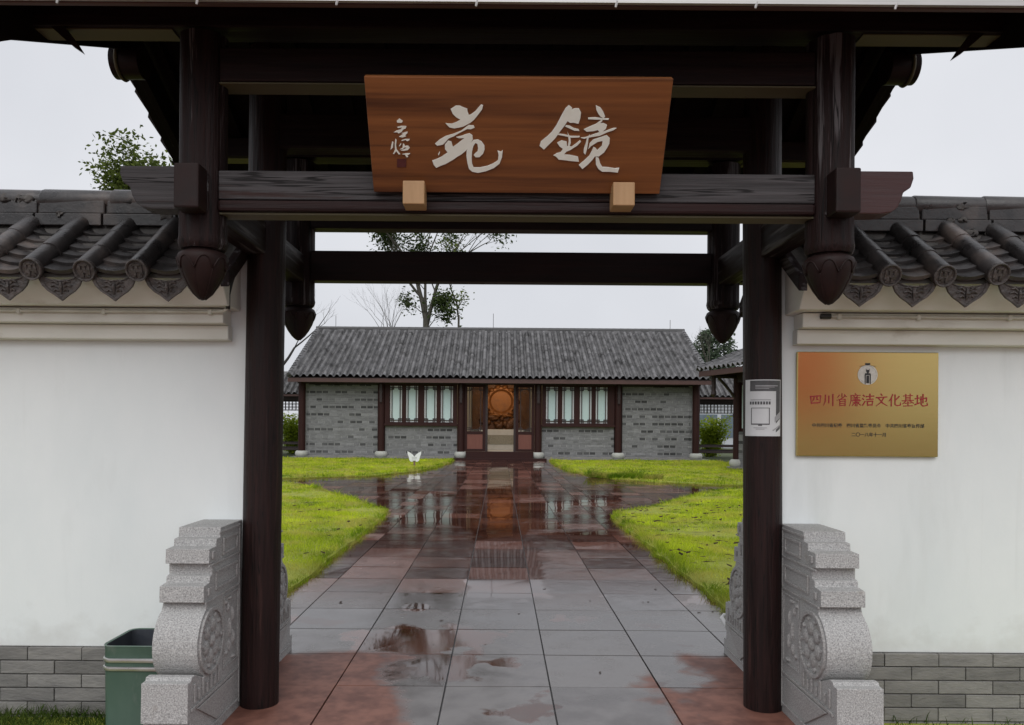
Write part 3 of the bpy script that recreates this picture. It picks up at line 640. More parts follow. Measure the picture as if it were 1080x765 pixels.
# purlins: square front and rear ones with chamfered ends, round ridge purlin
for y in (3.39, 5.01):
    o = [(2.155, 3.30), (2.14, 3.245), (2.125, 3.235), (2.085, 3.182), (-2.085, 3.182), (-2.125, 3.235), (-2.14, 3.245), (-2.155, 3.30)]
    bm = B(); prism(bm, [(CX + a, z) for a, z in o], 'y', y - .07, y + .07); obj('purlin', bm, M['dark_x'], gate, bevel=.004)
    for a, b_ in ((-2.07, -HP - .12), (HP + .12, 2.07)): boxo('lit_purlin_underside', M['bare_lit_wood'], gate, CX + a, CX + b_, y - .05, y + .05, 3.176, 3.1805, bevel=0)  # pale only outside the posts: paints the lit part of the underside
bm = B(); tube(bm, [(CX - 2.0, 4.2, 3.62), (CX + 2.0, 4.2, 3.62)], .07, 20); obj('ridge_purlin', bm, M['dark_x'], gate, smooth=True)
sl = .45
for sg in (-1, 1):
    k = -8
    while k <= 8:
        xx = CX + k * .25
        p = [(4.2, 3.665), (4.2 + sg * 1.22, 3.665 - 1.22 * sl), (4.2 + sg * 1.22, 3.735 - 1.22 * sl), (4.2, 3.735)]
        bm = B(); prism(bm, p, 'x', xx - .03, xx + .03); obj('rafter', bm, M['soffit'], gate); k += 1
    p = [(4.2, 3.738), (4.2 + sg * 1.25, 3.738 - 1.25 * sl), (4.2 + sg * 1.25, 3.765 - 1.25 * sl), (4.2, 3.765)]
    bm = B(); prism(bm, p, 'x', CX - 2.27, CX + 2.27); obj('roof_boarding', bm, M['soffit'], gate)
    y = 4.2 + sg * 1.24
    boxo('eave_fascia', M['fascia'], gate, CX - 2.26, CX + 2.26, *sorted((y, y + sg * .022)), 3.072, 3.20, bevel=.003)
    bm = B(); prism(bm, [(y + sg * .024, 3.078), (y + sg * .05, 3.073), (y + sg * .05, 3.15), (y + sg * .024, 3.15)], 'x', CX - 2.27, CX + 2.27); obj('eave_drip_strip', bm, M['gutter'], gate)
    for k in range(-4, 5):
        bm = B(); tube(bm, [(CX - .16 + k * .52, y + sg * .045, 3.08), (CX - .165 + k * .52, y + sg * .045, 3.058)], [.007, .004], 6); obj('strip_clip', bm, M['gutter'], gate)
    v = Vector((0, -sg * 1, sl)).normalized(); n_ = Vector((0, sg * sl, 1)).normalized()
    tile_field('roof_tile', (CX - 2.3, 4.2 + sg * 1.30, 3.80 - 1.30 * sl), Vector((1, 0, 0)), v, n_, 20, .23, 7, .2, M['tile_near'], gate, seed=3 + sg)
boxo('roof_ridge', M['tile_near'], gate, CX - 2.25, CX + 2.25, 4.13, 4.27, 3.74, 3.98, bevel=.02)
# two pale blocks the name board rests on
for px in (-.362, .505):
    bm = B(); box(bm, px - .045, px + .045, 3.225, 3.331, 2.408, 2.505)
    obj('sign_block', bm, M['block'], gate, bevel=.004)

# ------------------------------------------------------------------ name board (leans out from the beam)
sb = thing('name_board', 'varnished wooden name board with two large white brush characters over the gate', 'sign board', (CX + .02, 3.3, 2.49))
ZB, ZT, YB, YT = 2.478, 2.852, 3.300, 3.045
HW = .602
def bp_(px, py, h):
    """a spot on the board's face: px, py run over the board 0..1 (right, down); h stands off the face"""
    c = .064; nrm = Vector((0, -(ZT - ZB), -(YB - YT))).normalized()
    return Vector((c + (px * 2 - 1) * HW, YT + (YB - YT) * py, ZT + (ZB - ZT) * py)) + nrm * h
bm = B(); f_ = [bm.verts.new(bp_(a, b_, 0)) for a, b_ in ((0, 0), (1, 0), (1, 1), (0, 1))]; g_ = [bm.verts.new(bp_(a, b_, -.035)) for a, b_ in ((0, 0), (1, 0), (1, 1), (0, 1))]
bm.faces.new(f_); bm.faces.new(g_[::-1])
for i in range(4): bm.faces.new((f_[i], g_[i], g_[(i + 1) % 4], f_[(i + 1) % 4]))
obj('board', bm, M['sign_wood'], sb, bevel=.003)
def photo_to_board(x, y):
    t = (y - 81.5) / (202 - 81.5); l_ = 384 + 14 * t; r_ = 708.5 - 11 * t; return (x - l_) / (r_ - l_), t
def strokes(name, polys, ox, oy, sc, m, parent, h=.004):
    bm = B()
    for pl in polys:
        q = [photo_to_board(ox + a / sc, oy + b_ / sc) for a, b_ in pl]
        lo = [bm.verts.new(bp_(a, b_, .0002)) for a, b_ in q]; hi = [bm.verts.new(bp_(a, b_, h)) for a, b_ in q]
        k = len(q); f1 = bm.faces.new(hi)
        for i in range(k): bm.faces.new((lo[i], lo[(i + 1) % k], hi[(i + 1) % k], hi[i]))
        f1.normal_update(); bmesh.ops.triangulate(bm, faces=[f1]); h += .00025
    return obj(name, bm, m, parent)
YUAN = [[(220,108),(265,80),(300,80),(345,98),(368,105),(370,125),(383,158),(400,155),(440,125),(470,90),(490,68),(508,75),(500,110),(470,150),(430,200),(400,225),(372,240),(340,258),(300,268),(255,276),(215,268),(190,245),(178,230),(200,235),(235,235),(270,222),(310,200),(270,178),(240,150)],
 [(430,250),(438,268),(405,282),(372,280),(300,318),(255,345),(210,365),(180,400),(160,420),(110,430),(90,412),(130,375),(180,345),(260,320),(320,295),(355,268),(385,245)],
 [(275,352),(330,338),(365,325),(395,318),(420,335),(425,370),(400,420),(370,470),(330,505),(290,530),(250,560),(190,595),(140,615),(108,632),(85,605),(70,565),(100,555),(150,530),(205,490),(180,460),(178,420),(205,385),(235,392),(250,440),(290,410),(350,360),(300,362)],
 [(374,470),(385,440),(415,395),(430,378),(470,372),(505,390),(530,425),(533,460),(520,500),(490,530),(455,532),(438,512),(450,495),(470,480),(475,450),(468,412),(450,402),(432,430),(422,480),(420,540),(425,590),(440,625),(500,625),(560,612),(610,590),(655,560),(660,510),(650,470),(680,480),(695,465),(690,530),(670,590),(620,630),(550,660),(480,675),(430,665),(400,640),(385,590),(373,520)],
 [(120,505),(133,480),(136,492),(126,520)]]
JING = [[(295,68),(325,90),(320,105),(350,95),(385,95),(405,130),(400,180),(385,228),(340,218),(310,220),(288,205),(265,240),(220,300),(180,360),(130,410),(85,458),(45,425),(55,385),(110,340),(150,300),(190,240),(230,160),(265,95)],
 [(275,240),(310,245),(345,265),(390,275),(395,290),(350,288),(310,270),(268,252)],
 [(210,315),(260,320),(320,335),(400,335),(395,347),(330,350),(260,335),(205,325)],
 [(290,295),(300,320),(318,350),(322,395),(310,440),(298,420),(303,380),(298,345)],
 [(200,395),(240,375),(285,385),(290,425),(330,430),(370,400),(405,370),(412,385),(380,420),(320,460),(285,475),(265,500),(320,505),(390,520),(400,565),(330,560),(270,552),(220,548),(195,520),(172,510),(200,490),(235,480),(255,450),(225,430)],
 [(535,68),(575,85),(600,115),(620,160),(610,180),(580,165),(560,140),(542,110)],
 [(470,175),(530,170),(600,178),(655,180),(650,192),(590,190),(470,187)],
 [(590,190),(545,225),(500,245),(435,275),(460,295),(520,290),(560,280),(575,300),(530,315),(490,330),(450,345),(410,350),(440,358),(490,345),(580,330),(640,300),(700,280),(725,262),(700,262),(620,290),(600,295),(630,270),(640,235),(610,220),(575,222),(600,198)],
 [(490,318),(478,360),(475,400),(468,450),(455,500),(440,485),(440,450),(455,400),(462,360)],
 [(490,400),(520,365),(580,345),(640,325),(668,350),(665,400),(645,440),(620,480),(575,515),(540,515),(520,545),(480,590),(432,632),(400,595),(440,560),(490,510),(510,470),(525,430),(545,440),(560,460),(600,420),(605,375),(560,385),(500,425),(480,450)],
 [(548,520),(575,530),(590,580),(610,612),(660,615),(720,625),(760,620),(748,662),(680,655),(610,655),(575,630),(552,590)]]
SIGN = [[(160,165),(190,140),(230,168),(215,188),(165,185)],
 [(165,235),(215,222),(272,225),(265,250),(235,265),(220,290),(185,308),(175,295),(130,295),(160,275),(205,262),(225,240),(180,245)],
 [(190,345),(240,310),(220,305),(285,285),(288,300),(260,330),(275,338),(235,352)],
 [(115,400),(130,405),(125,470),(100,495),(105,450)], [(150,365),(165,385),(160,440),(170,490),(212,545),(195,548),(165,510),(140,545),(130,540),(150,490),(145,420)],
 [(220,385),(260,370),(315,370),(310,385),(285,395),(270,380),(225,392)], [(195,450),(215,415),(220,430),(200,455)],
 [(205,490),(235,470),(240,420),(255,430),(262,450),(300,445),(318,470),(300,495),(250,505),(215,500),(250,488),(290,470),(260,465),(240,485)],
 [(235,545),(280,535),(325,535),(310,550),(290,560),(305,570),(290,582),(280,570),(265,548)]]
strokes('brush_character', YUAN, 450, 100, 8.5, M['ink_white'], sb)
strokes('brush_character', JING, 565, 100, 8.5, M['ink_white'], sb)
strokes('signature', SIGN, 405, 110, 10.92, M['ink_white'], sb, .003)
strokes('seal', [[(178, 603), (282, 600), (284, 697), (180, 700)]], 405, 110, 10.92, M['seal'], sb, .0025)

# ------------------------------------------------------------------ gold plaque on the right wall
PX0, PX1, PZ0, PZ1, PY = 1.581, 2.333, 1.347, 1.903, 4.165
pq = thing('gold_plaque', 'gold plaque with red and black writing fixed to the white wall', 'plaque', ((PX0 + PX1) / 2, 4.19, PZ0))
boxo('plate', M['brass'], pq, PX0, PX1, PY, 4.188, PZ0, PZ1, bevel=.004)
RED = {'四': [[(12,25),(20,78)],[(12,28),(88,20),(82,75)],[(40,28),(36,50),(28,60)],[(60,26),(60,48),(72,52)],[(20,76),(82,72)]],
 '川': [[(25,15),(24,60),(12,92)],[(50,22),(50,75)],[(80,10),(80,95)]],
 '省': [[(50,5),(50,30)],[(30,15),(18,32)],[(68,12),(82,26)],[(72,22),(45,42),(12,55)],[(34,46),(34,95)],[(34,48),(74,44),(73,95),(66,92)],[(36,62),(70,60)],[(36,77),(70,75)],[(36,92),(70,90)]],
 '廉': [[(50,3),(56,12)],[(18,18),(88,15)],[(20,18),(20,55),(8,95)],[(40,22),(48,30)],[(68,20),(60,30)],[(32,36),(84,33)],[(36,48),(80,46),(80,60)],[(28,57),(92,54)],[(36,70),(80,66)],[(52,32),(52,96)],[(64,32),(64,96)],[(50,68),(28,92)],[(66,68),(92,90)]],
 '洁': [[(12,15),(22,24)],[(6,40),(16,47)],[(8,88),(26,60)],[(34,25),(92,20)],[(62,5),(62,45)],[(40,47),(86,43)],[(42,60),(46,92)],[(42,62),(82,57),(78,90)],[(46,88),(78,85)]],
 '文': [[(45,5),(54,16)],[(10,32),(90,26)],[(66,30),(48,65),(10,94)],[(28,36),(55,70),(92,92)]],
 '化': [[(34,8),(24,35),(6,58)],[(24,36),(24,95)],[(82,22),(50,55)],[(52,10),(52,82),(66,90),(92,86),(92,68)]],
 '基': [[(18,18),(84,14)],[(34,5),(34,52)],[(66,3),(66,50)],[(36,30),(64,28)],[(36,41),(64,39)],[(8,54),(92,50)],[(36,54),(12,76)],[(62,52),(92,72)],[(30,72),(72,69)],[(50,60),(50,92)],[(18,93),(84,90)]],
 '地': [[(6,38),(38,32)],[(22,12),(22,75)],[(4,82),(40,68)],[(44,45),(90,30),(88,58),(80,58)],[(64,5),(64,70)],[(50,22),(50,80),(62,92),(96,86),(94,68)]]}
mm = .00505; yy = PY - .0015
for i, ch in enumerate('四川省廉洁文化基地'):
    bm = B(); x0 = 1.581 + (852.3 - 840 + i * 13.9) * mm; zt = PZ1 - (414.5 - 371) * mm; S = 14.2 * mm / 100
    for j, st in enumerate(RED[ch]):
        w0 = 5.6 if ch not in '廉基省' else 4.2
        for k_, ((a, b_), (c, d)) in enumerate(zip(st, st[1:])):
            dx, dz = c - a, d - b_; ln = math.hypot(dx, dz); nx, nz_ = -dz / ln, dx / ln
            last = k_ == len(st) - 2; wa, wb = w0 * (.95 if k_ == 0 else .85), w0 * (.45 if last and len(st) > 2 else .8)
            if k_ == 0: a -= dx / ln * 3; b_ -= dz / ln * 3
            q = [(a + nx * wa, b_ + nz_ * wa), (a + dx * .5 + nx * (wa + wb) * .42, b_ + dz * .5 + nz_ * (wa + wb) * .42), (c + nx * wb, d + nz_ * wb), (c + dx / ln * 3, d + dz / ln * 3), (c - nx * wb, d - nz_ * wb), (a + dx * .5 - nx * (wa + wb) * .42, b_ + dz * .5 - nz_ * (wa + wb) * .42), (a - nx * wa, b_ - nz_ * wa)]
            y_ = yy - j * .00004 - k_ * .00002; bm.faces.new([bm.verts.new((x0 + u_ * S, y_, zt - v_ * S)) for u_, v_ in q])
    obj('red_character', bm, M['plate_red'], pq)
def text(name, body, cx, cz, width, y, m, parent):
    cu = bpy.data.curves.new(name, 'FONT'); cu.body = body; cu.align_x = 'CENTER'; cu.align_y = 'CENTER'; cu.offset = .016
    o = bpy.data.objects.new(name, cu); COL.objects.link(o); dg = bpy.context.evaluated_depsgraph_get(); dg.update()
    me = bpy.data.meshes.new_from_object(o.evaluated_get(dg)); bpy.data.objects.remove(o); bpy.data.curves.remove(cu)
    xs = [v.co.x for v in me.vertices]; zs = [v.co.y for v in me.vertices]; k = width / (max(xs) - min(xs)); mxx = (max(xs) + min(xs)) / 2; mzz = (max(zs) + min(zs)) / 2
    for v in me.vertices: v.co = Vector((cx + (v.co.x - mxx) * k, y, cz + (v.co.y - mzz) * k))
    me.materials.clear(); return finish(name, me, m, parent)
for tx, xa, xb in (('中共四川省纪委', 856, 887.5), ('四川省监察委员会', 892.5, 928.5), ('中共四川省委宣传部', 933.5, 974)):
    text('small_inscription', tx, 1.581 + ((xa + xb) / 2 - 840) * mm, PZ1 - (448.5 - 371) * mm, (xb - xa) * mm, yy, M['plate_black'], pq)
text('date_inscription', '二〇一八年十一月', 1.581 + (915.5 - 840) * mm, PZ1 - (458 - 371) * mm, 36 * mm, yy, M['plate_black'], pq)
ex, ez = 1.581 + (914 - 840) * mm, PZ1 - (395 - 371) * mm
bm = B(); seg = 36
for r0, r1, y_ in ((.046, .053, yy), (.0, .0455, yy + .0004)):
    if r0 == 0: bm.faces.new([bm.verts.new((ex + r1 * math.cos(2 * PI * k / seg), y_, ez + r1 * math.sin(2 * PI * k / seg))) for k in range(seg)]); continue
    a = [bm.verts.new((ex + r0 * math.cos(2 * PI * k / seg), y_, ez + r0 * math.sin(2 * PI * k / seg))) for k in range(seg)]; b_ = [bm.verts.new((ex + r1 * math.cos(2 * PI * k / seg), y_, ez + r1 * math.sin(2 * PI * k / seg))) for k in range(seg)]
    for k in range(seg): bm.faces.new((a[k], b_[k], b_[(k + 1) % seg], a[(k + 1) % seg]))
em = obj('emblem', bm, M['plate_silver'], pq)
bm = B()
for pl in ([(-.014, .062), (.014, .062), (.011, .050), (-.011, .050)], [(-.045, .046), (-.012, .049), (-.012, .0465), (-.045, .044)], [(.045, .046), (.012, .049), (.012, .0465), (.045, .044)],
           [(-.010, .034), (-.006, .026), (.006, .026), (.010, .034), (.009, .018), (.004, .008), (-.004, .008), (-.009, .018)], [(-.014, .008), (.014, .008), (.017, .0), (.016, -.05), (.011, -.05), (.010, -.002), (-.010, -.002), (-.011, -.05), (-.016, -.05), (-.017, .0)], [(-.007, -.004), (.007, -.004), (.008, -.045), (-.008, -.045)]):
    f1 = bm.faces.new([bm.verts.new((ex + a, yy - .0006, ez + b_)) for a, b_ in pl]); f1.normal_update(); bmesh.ops.triangulate(bm, faces=[f1])
obj('robed_figure', bm, M['plate_black'], em)

# red panel across the road outside the gate: it shows as the red glow mirrored in the plaque
rb = thing('red_banner', 'red banner panel mirrored as a red patch in the left of the gold plaque', 'banner', (5.6, -6.2, -.1))
boxo('banner_panel', M['banner'], rb, 4.7, 6.45, -6.22, -6.18, 1.7, 4.6, bevel=.004)
for x in (4.65, 6.5):
    bm = B(); tube(bm, [(x, -6.2, -.12), (x, -6.2, 4.7)], .04, 12); obj('banner_pole', bm, M['steel'], rb, smooth=True)

# ------------------------------------------------------------------ paper notice wrapped on the right post
ppx = CX + HP - .010
po = thing('paper_notice', 'grey and white paper notice wrapped round the right gate post', 'notice', (ppx, 4.1, 1.45))
def wrap(name, poly, h, m, n=10):
    """poly in sheet units: x -105..105 mm, z 0..297 mm"""
    bm = B(); xs = [p[0] for p in poly]; f1 = bm.faces.new([bm.verts.new((a, 0, b_)) for a, b_ in poly]); f1.normal_update(); bmesh.ops.triangulate(bm, faces=[f1])
    lo, hi = min(xs), max(xs); k = int((hi - lo) / 12) + 1
    for i in range(1, k):
        q = lo + (hi - lo) * i / k; bmesh.ops.bisect_plane(bm, geom=bm.verts[:] + bm.edges[:] + bm.faces[:], plane_co=(q, 0, 0), plane_no=(1, 0, 0))
    rr = .1035 + h
    for v in bm.verts:
        t = v.co.x / 1000 / .1035 - .29; v.co = Vector((ppx - .002 + rr * math.sin(t), 4.2 - rr * math.cos(t), 1.452 + v.co.z / 1000))
    return obj(name, bm, m, po, smooth='all')
rect = lambda a, b_, c, d: [(a, c), (b_, c), (b_, d), (a, d)]
wrap('sheet', rect(-105, 105, 0, 297), 0, M['paper'])
wrap('dark_print', [(-70, 292), (100, 292), (100, 40), (70, 20), (70, 236), (-70, 236)], .0006, M['paper_dark'])
wrap('grey_print', [(62, 100), (98, 130), (98, 96), (62, 72)], .0010, M['paper_grey']); wrap('grey_print', [(40, 40), (98, 92), (98, 55), (50, 20)], .0010, M['paper'])
wrap('grey_print', [(48, 32), (98, 62), (98, 55), (52, 26)], .0014, M['paper_grey'])
bars = B
for (a, b_, z, hh) in ((-40, 60, 256, 3), (-40, 80, 262, 5), (-40, 30, 248, 3)): wrap('print_line', rect(a, b_, z, z + hh), .0012, M['paper_grey'])
for i in range(8): wrap('heading_print', rect(-70 + i * 14, -60 + i * 14, 166, 182), .0012, M['paper_dark'])
wrap('print_line', rect(-66, 40, 188, 193), .0012, M['paper_grey'])
for q in (rect(-62, 34, 60, 66), rect(-62, 34, 146, 149), rect(-62, -58, 66, 146), rect(30, 34, 66, 146), rect(-24, -4, 54, 59.5)): wrap('frame_print', q, .0012, M['paper_dark'])
wrap('print_line', rect(-48, 20, 42, 45), .0012, M['paper_grey']); wrap('print_line', rect(-36, 8, 35, 38), .0012, M['paper_grey'])

# ------------------------------------------------------------------ carved drum stones at the posts
def drum_stone(s, rear, label):
    Yc = 4.325; f = (lambda y: 2 * Yc - y) if rear else (lambda y: y)
    xi, xo = CX + s * 1.438, CX + s * 1.645
    t = thing('drum_stone', label, 'drum stone', ((xi + xo) / 2, f(3.8), 0), 'carved drum stones at the gate posts')
    prof = [(4.186, -.06), (4.186, .985), (3.865, .985), (3.862, .938), (3.81, .936), (3.806, .902), (3.715, .9), (3.712, .832), (3.755, .828), (3.755, .775), (3.725, .77), (3.722, .742), (3.65, .736), (3.647, .662), (3.69, .652)]
    c, rr = (3.745, .463), .172
    for k in range(15):
        a = R(115 + k * 9.0); prof.append((c[0] + rr * math.cos(a), c[1] + rr * math.sin(a)))
    prof += [(3.55, .357), (3.515, .357), (3.508, .343), (3.470, .342), (3.466, .165), (3.49, .160), (3.49, .1), (3.44, .098), (3.44, -.06)]
    bm = B(); prism(bm, [(f(y), z) for y, z in prof], 'x', xi, xo)
    bmesh.ops.remove_doubles(bm, verts=bm.verts, dist=1e-5)
    st = obj('stone_body', bm, M['granite'], t, bevel=.008, segs=2)
    # relief on the face towards the path
    bm = B(); sx = -s
    def slab(y0, y1, z0, z1, h=.010): box(bm, *sorted((xi, xi + sx * h)), *sorted((f(y0), f(y1))), z0, z1)
    def frame(y0, y1, z0, z1, w=.014, h=.009): slab(y0, y1, z0, z0 + w, h); slab(y0, y1, z1 - w, z1, h); slab(y0, y0 + w, z0 + w, z1 - w, h); slab(y1 - w, y1, z0 + w, z1 - w, h)
    frame(3.89, 4.10, .845, .93); frame(3.79, 4.10, .69, .785); slab(3.74, 3.775, .85, .885); slab(3.69, 3.72, .685, .72)
    slab(3.84, 4.14, .955, .968, .007); slab(3.70, 4.14, .815, .826, .007); slab(3.66, 4.14, .648, .660, .007)
    slab(4.13, 4.142, .03, .97, .007)
    for q in range(40):
        a0, a1 = 2 * PI * q / 40, 2 * PI * (q + 1) / 40
        for r0, r1, h in ((.138, .158, .012),):
            p = [(c[0] + r_ * math.cos(a), c[1] + r_ * math.sin(a)) for r_, a in ((r0, a0), (r1, a0), (r1, a1), (r0, a1))]
            lo = [bm.verts.new((xi, f(y), z)) for y, z in p]; hi = [bm.verts.new((xi + sx * h, f(y), z)) for y, z in p]
            bm.faces.new(hi)
            for i in range(4): bm.faces.new((lo[i], lo[(i + 1) % 4], hi[(i + 1) % 4], hi[i]))
    rs = random.Random(3)
    def blob(y, z, ry, rz, h=.014):
        bmesh.ops.create_uvsphere(bm, u_segments=12, v_segments=8, radius=1, matrix=Matrix.Translation((xi, f(y), z)) @ Matrix.Diagonal((h, ry, rz, 1)))
    blob(c[0], c[1], .032, .032, .02)
    for q in range(6):
        a = 2 * PI * q / 6 + .3; blob(c[0] + .074 * math.cos(a), c[1] + .074 * math.sin(a), .036, .036, .015)
    for q in range(10):
        a = 2 * PI * q / 10; blob(c[0] + .118 * math.cos(a), c[1] + .118 * math.sin(a), .013, .013, .012)
    for (y, z, ry, rz) in ((3.93, .60, .022, .012), (3.96, .57, .012, .025), (3.94, .345, .022, .012), (3.98, .37, .012, .03), (3.99, .46, .012, .05), (4.03, .52, .014, .04), (4.04, .40, .014, .04), (4.0, .61, .03, .01), (4.05, .30, .03, .01)): blob(y, z, ry, rz)
    frame(3.905, 4.12, .27, .635, .010, .006)
    for i in range(7): slab(3.53 + i * .05, 3.548 + i * .05, .235, .235 + (.05 if i % 2 else .085), .009)
    slab(3.50, 4.12, .205, .22, .008); slab(3.50, 4.12, .04, .055, .008)
    for i, (a, b_) in enumerate(((3.56, 4.06),)):
        p = [(a, .20), (b_, .20), ((a + b_) / 2, .06)]; lo = [bm.verts.new((xi, f(y), z)) for y, z in p]; hi = [bm.verts.new((xi + sx * .010, f(y), z)) for y, z in p]; bm.faces.new(hi)
        for j in range(3): bm.faces.new((lo[j], lo[(j + 1) % 3], hi[(j + 1) % 3], hi[j]))
    obj('carved_relief', bm, M['granite_cut'], t, bevel=.0025)
drum_stone(-1, False, 'carved grey drum stone standing next to the green bin')
drum_stone(1, False, 'carved grey drum stone below the gold plaque')
drum_stone(-1, True, 'carved grey drum stone behind the left gate post')
drum_stone(1, True, 'carved grey drum stone behind the right gate post, by the white pipe')

# ------------------------------------------------------------------ green bin
bn = thing('litter_bin', 'green metal litter bin with steel bands at the foot of the white wall', 'bin', (-1.745, 3.9, -.075))
def rr_(x0, x1, y0, y1, r_, seg=6):
    o = []
    for cx_, cy_, a0 in ((x1 - r_, y1 - r_, 0), (x0 + r_, y1 - r_, 90), (x0 + r_, y0 + r_, 180), (x1 - r_, y0 + r_, 270)):
        for k in range(seg + 1): a = R(a0 + 90 * k / seg); o.append((cx_ + r_ * math.cos(a), cy_ + r_ * math.sin(a)))
    return o
def shell(bm, levels):
    rings = [[bm.verts.new((x, y, z)) for x, y in o] for o, z in levels]; k = len(rings[0])
    for a, b_ in zip(rings, rings[1:]):
        for i in range(k): bm.faces.new((a[i], a[(i + 1) % k], b_[(i + 1) % k], b_[i]))
    return rings
bx = (-1.895, -1.595, 3.74, 4.06)
def off(d, z): return (rr_(bx[0] - d, bx[1] + d, bx[2] - d, bx[3] + d, .045 + d), z)
bm = B(); r_ = shell(bm, [off(-.01, -.075), off(-.006, .0), off(0, .424), off(.004, .43), off(.002, .434), off(-.008, .43)]); bm.faces.new(r_[0][::-1]); obj('bin_body', bm, M['bin_green'], bn, smooth=True)
bm = B(); r_ = shell(bm, [off(-.009, .431), off(-.014, .30), off(-.02, .18)]); bm.faces.new(r_[-1]); obj('bin_inside', bm, M['liner'], bn, smooth=True)
for z in (.362, .322):
    bm = B(); shell(bm, [off(.001, z - .011), off(.007, z - .008), off(.0085, z), off(.007, z + .008), off(.001, z + .011)]); obj('steel_band', bm, M['steel'], bn, smooth=True)
bm = B(); r = random.Random(2)
for i in range(6): bmesh.ops.create_icosphere(bm, subdivisions=2, radius=r.uniform(.03, .055), matrix=Matrix.Translation((r.uniform(-1.83, -1.66), r.uniform(3.82, 3.98), .19)) @ Matrix.Rotation(r.random() * 3, 4, 'X') @ Matrix.Diagonal((1.4, 1, .5, 1)))
obj('rubbish', bm, M['liner'], bn, smooth='all')

# ------------------------------------------------------------------ conduit, cable, white pipe
def conduit(pts, label, clips):
    c = thing('wall_conduit', label, 'conduit', tuple(pts[0]))
    bm = B(); tube(bm, pts, .0085, 8); obj('pipe', bm, M['conduit'], c, smooth='all')
    for x in clips:
        bm = B(); box(bm, x - .010, x + .010, 4.036, 4.056, 2.058, 2.086); obj('pipe_clip', bm, M['conduit'], c, bevel=.003)
    return c
c = conduit([(-6.5, 4.046, 2.074), (-3, 4.046, 2.072), (-1.47, 4.046, 2.074), (-1.42, 4.03, 2.078), (-1.40, 4.02, 2.09)], 'thin painted conduit along the cornice of the left wall', (-2.49, -2.05, -1.50))
bm = B(); tube(bm, [(-1.40, 4.02, 2.085), (-1.398, 4.02, 2.16), (-1.385, 4.03, 2.22), (-1.36, 4.05, 2.32), (-1.345, 4.06, 2.41)], [.012, .011, .008, .007, .007], 8); obj('black_cable', bm, M['cable'], c, smooth='all')
c = conduit([(1.70, 4.046, 2.074), (3, 4.046, 2.072), (6.5, 4.046, 2.074)], 'thin painted conduit along the cornice above the gold plaque', (1.75, 2.16, 2.63))
bm = B(); tube(bm, [(1.655, 4.046, 2.074), (1.705, 4.046, 2.074)], .014, 10); obj('black_cap', bm, M['cable'], c, smooth=True)
wp = thing('bent_pipe', 'short bent white plastic pipe by the rear drum stone', 'pipe', (1.66, 5.5, 0))
bm = B(); tube(bm, [(1.74, 5.56, .145), (1.66, 5.56, .155), (1.60, 5.56, .162), (1.583, 5.55, .15), (1.605, 5.5, .10), (1.66, 5.40, -.01)], .014, 10); obj('pipe', bm, M['plastic'], wp, smooth='all')

# ================================================================== EXHIBITION HALL
hall = thing('exhibition_hall', 'low grey brick hall with tiled roof and open lit doorway', 'hall', (0, 34, 0))
CW = [-8.57, -5.13, -1.68, 1.66, 5.13, 8.5]
bm = B(); box(bm, -9.0, 9.0, 33.45, 43, -.05, .075); obj('platform', bm, M['hall_stone'], hall, bevel=.01)
bm = B(); box(bm, -2.0, 2.0, 33.2, 33.46, -.03, .085); box(bm, -1.45, 1.45, 33.66, 33.8, .07, .36); obj('door_step', bm, M['hall_wood'], hall, bevel=.01)
for x in CW:
    bm = B(); tube(bm, [(x, 33.92, .33), (x, 33.92, 3.3)], .155, 18); cl = obj('column', bm, M['hall_wood'], hall, smooth=True)
    bm = B(); lathe(bm, [(.2, .07), (.255, .12), (.285, .2), (.27, .28), (.22, .335)], x, 33.92, 20); obj('column_base', bm, M['drum'], cl, smooth=True)
    if abs(x) < 6:
        bm = B(); box(bm, x - .05, x + .05, 33.68, 33.78, 2.45, 3.25); box(bm, x - .075, x + .075, 33.66, 33.78, 2.88, 2.94); box(bm, x - .075, x + .075, 33.66, 33.78, 2.66, 2.7); obj('bracket', bm, M['hall_dark'], cl)
def brick_panel(x0, x1, z0, z1, y=34.0):
    bm = B(); box(bm, x0, x1, y, y + .2, z0, z1); pn = obj('brick_wall', bm, M['hall_mortar'], hall)
    bm = B(); bm.faces.layers.float.new('tint'); r = random.Random(int(x0 * 100)); z = z0; row = 0
    while z < z1 - .02:
        feat = row % 4 == 2; h = .105 if feat else .062; h = min(h, z1 - z); x = x0 - r.uniform(0, .2); run = 0
        while x < x1:
            ln = .275 if feat else .25; a, b_ = max(x, x0), min(x + ln - (.035 if feat else .012), x1)
            if b_ - a > .02:
                if feat:
                    if run <= 0 and r.random() < .42: run = r.randint(1, 4)
                    dark = run > 0; run -= 1
                    tv = r.uniform(.0, .18) if dark and r.random() < .85 else r.uniform(.38, .66)
                else: tv = r.uniform(.40, .60)
                box(bm, a, b_, y - .012 - r.uniform(0, .004), y + .02, z + .006, z + h, tv)
            x += ln
        z += h + .008; row += 1
    obj('brick_face', bm, M['brick_hall'], pn)
brick_panel(-8.4, -5.30, .10, 3.2); brick_panel(5.32, 8.34, .10, 3.2)
brick_panel(-4.97, -1.85, .10, 1.46); brick_panel(1.83, 4.96, .10, 1.46)
boxo('wall_foot', M['hall_stone'], hall, -8.6, -1.95, 33.86, 34.1, .07, .14); boxo('wall_foot', M['hall_stone'], hall, 1.95, 8.6, 33.86, 34.1, .07, .14)
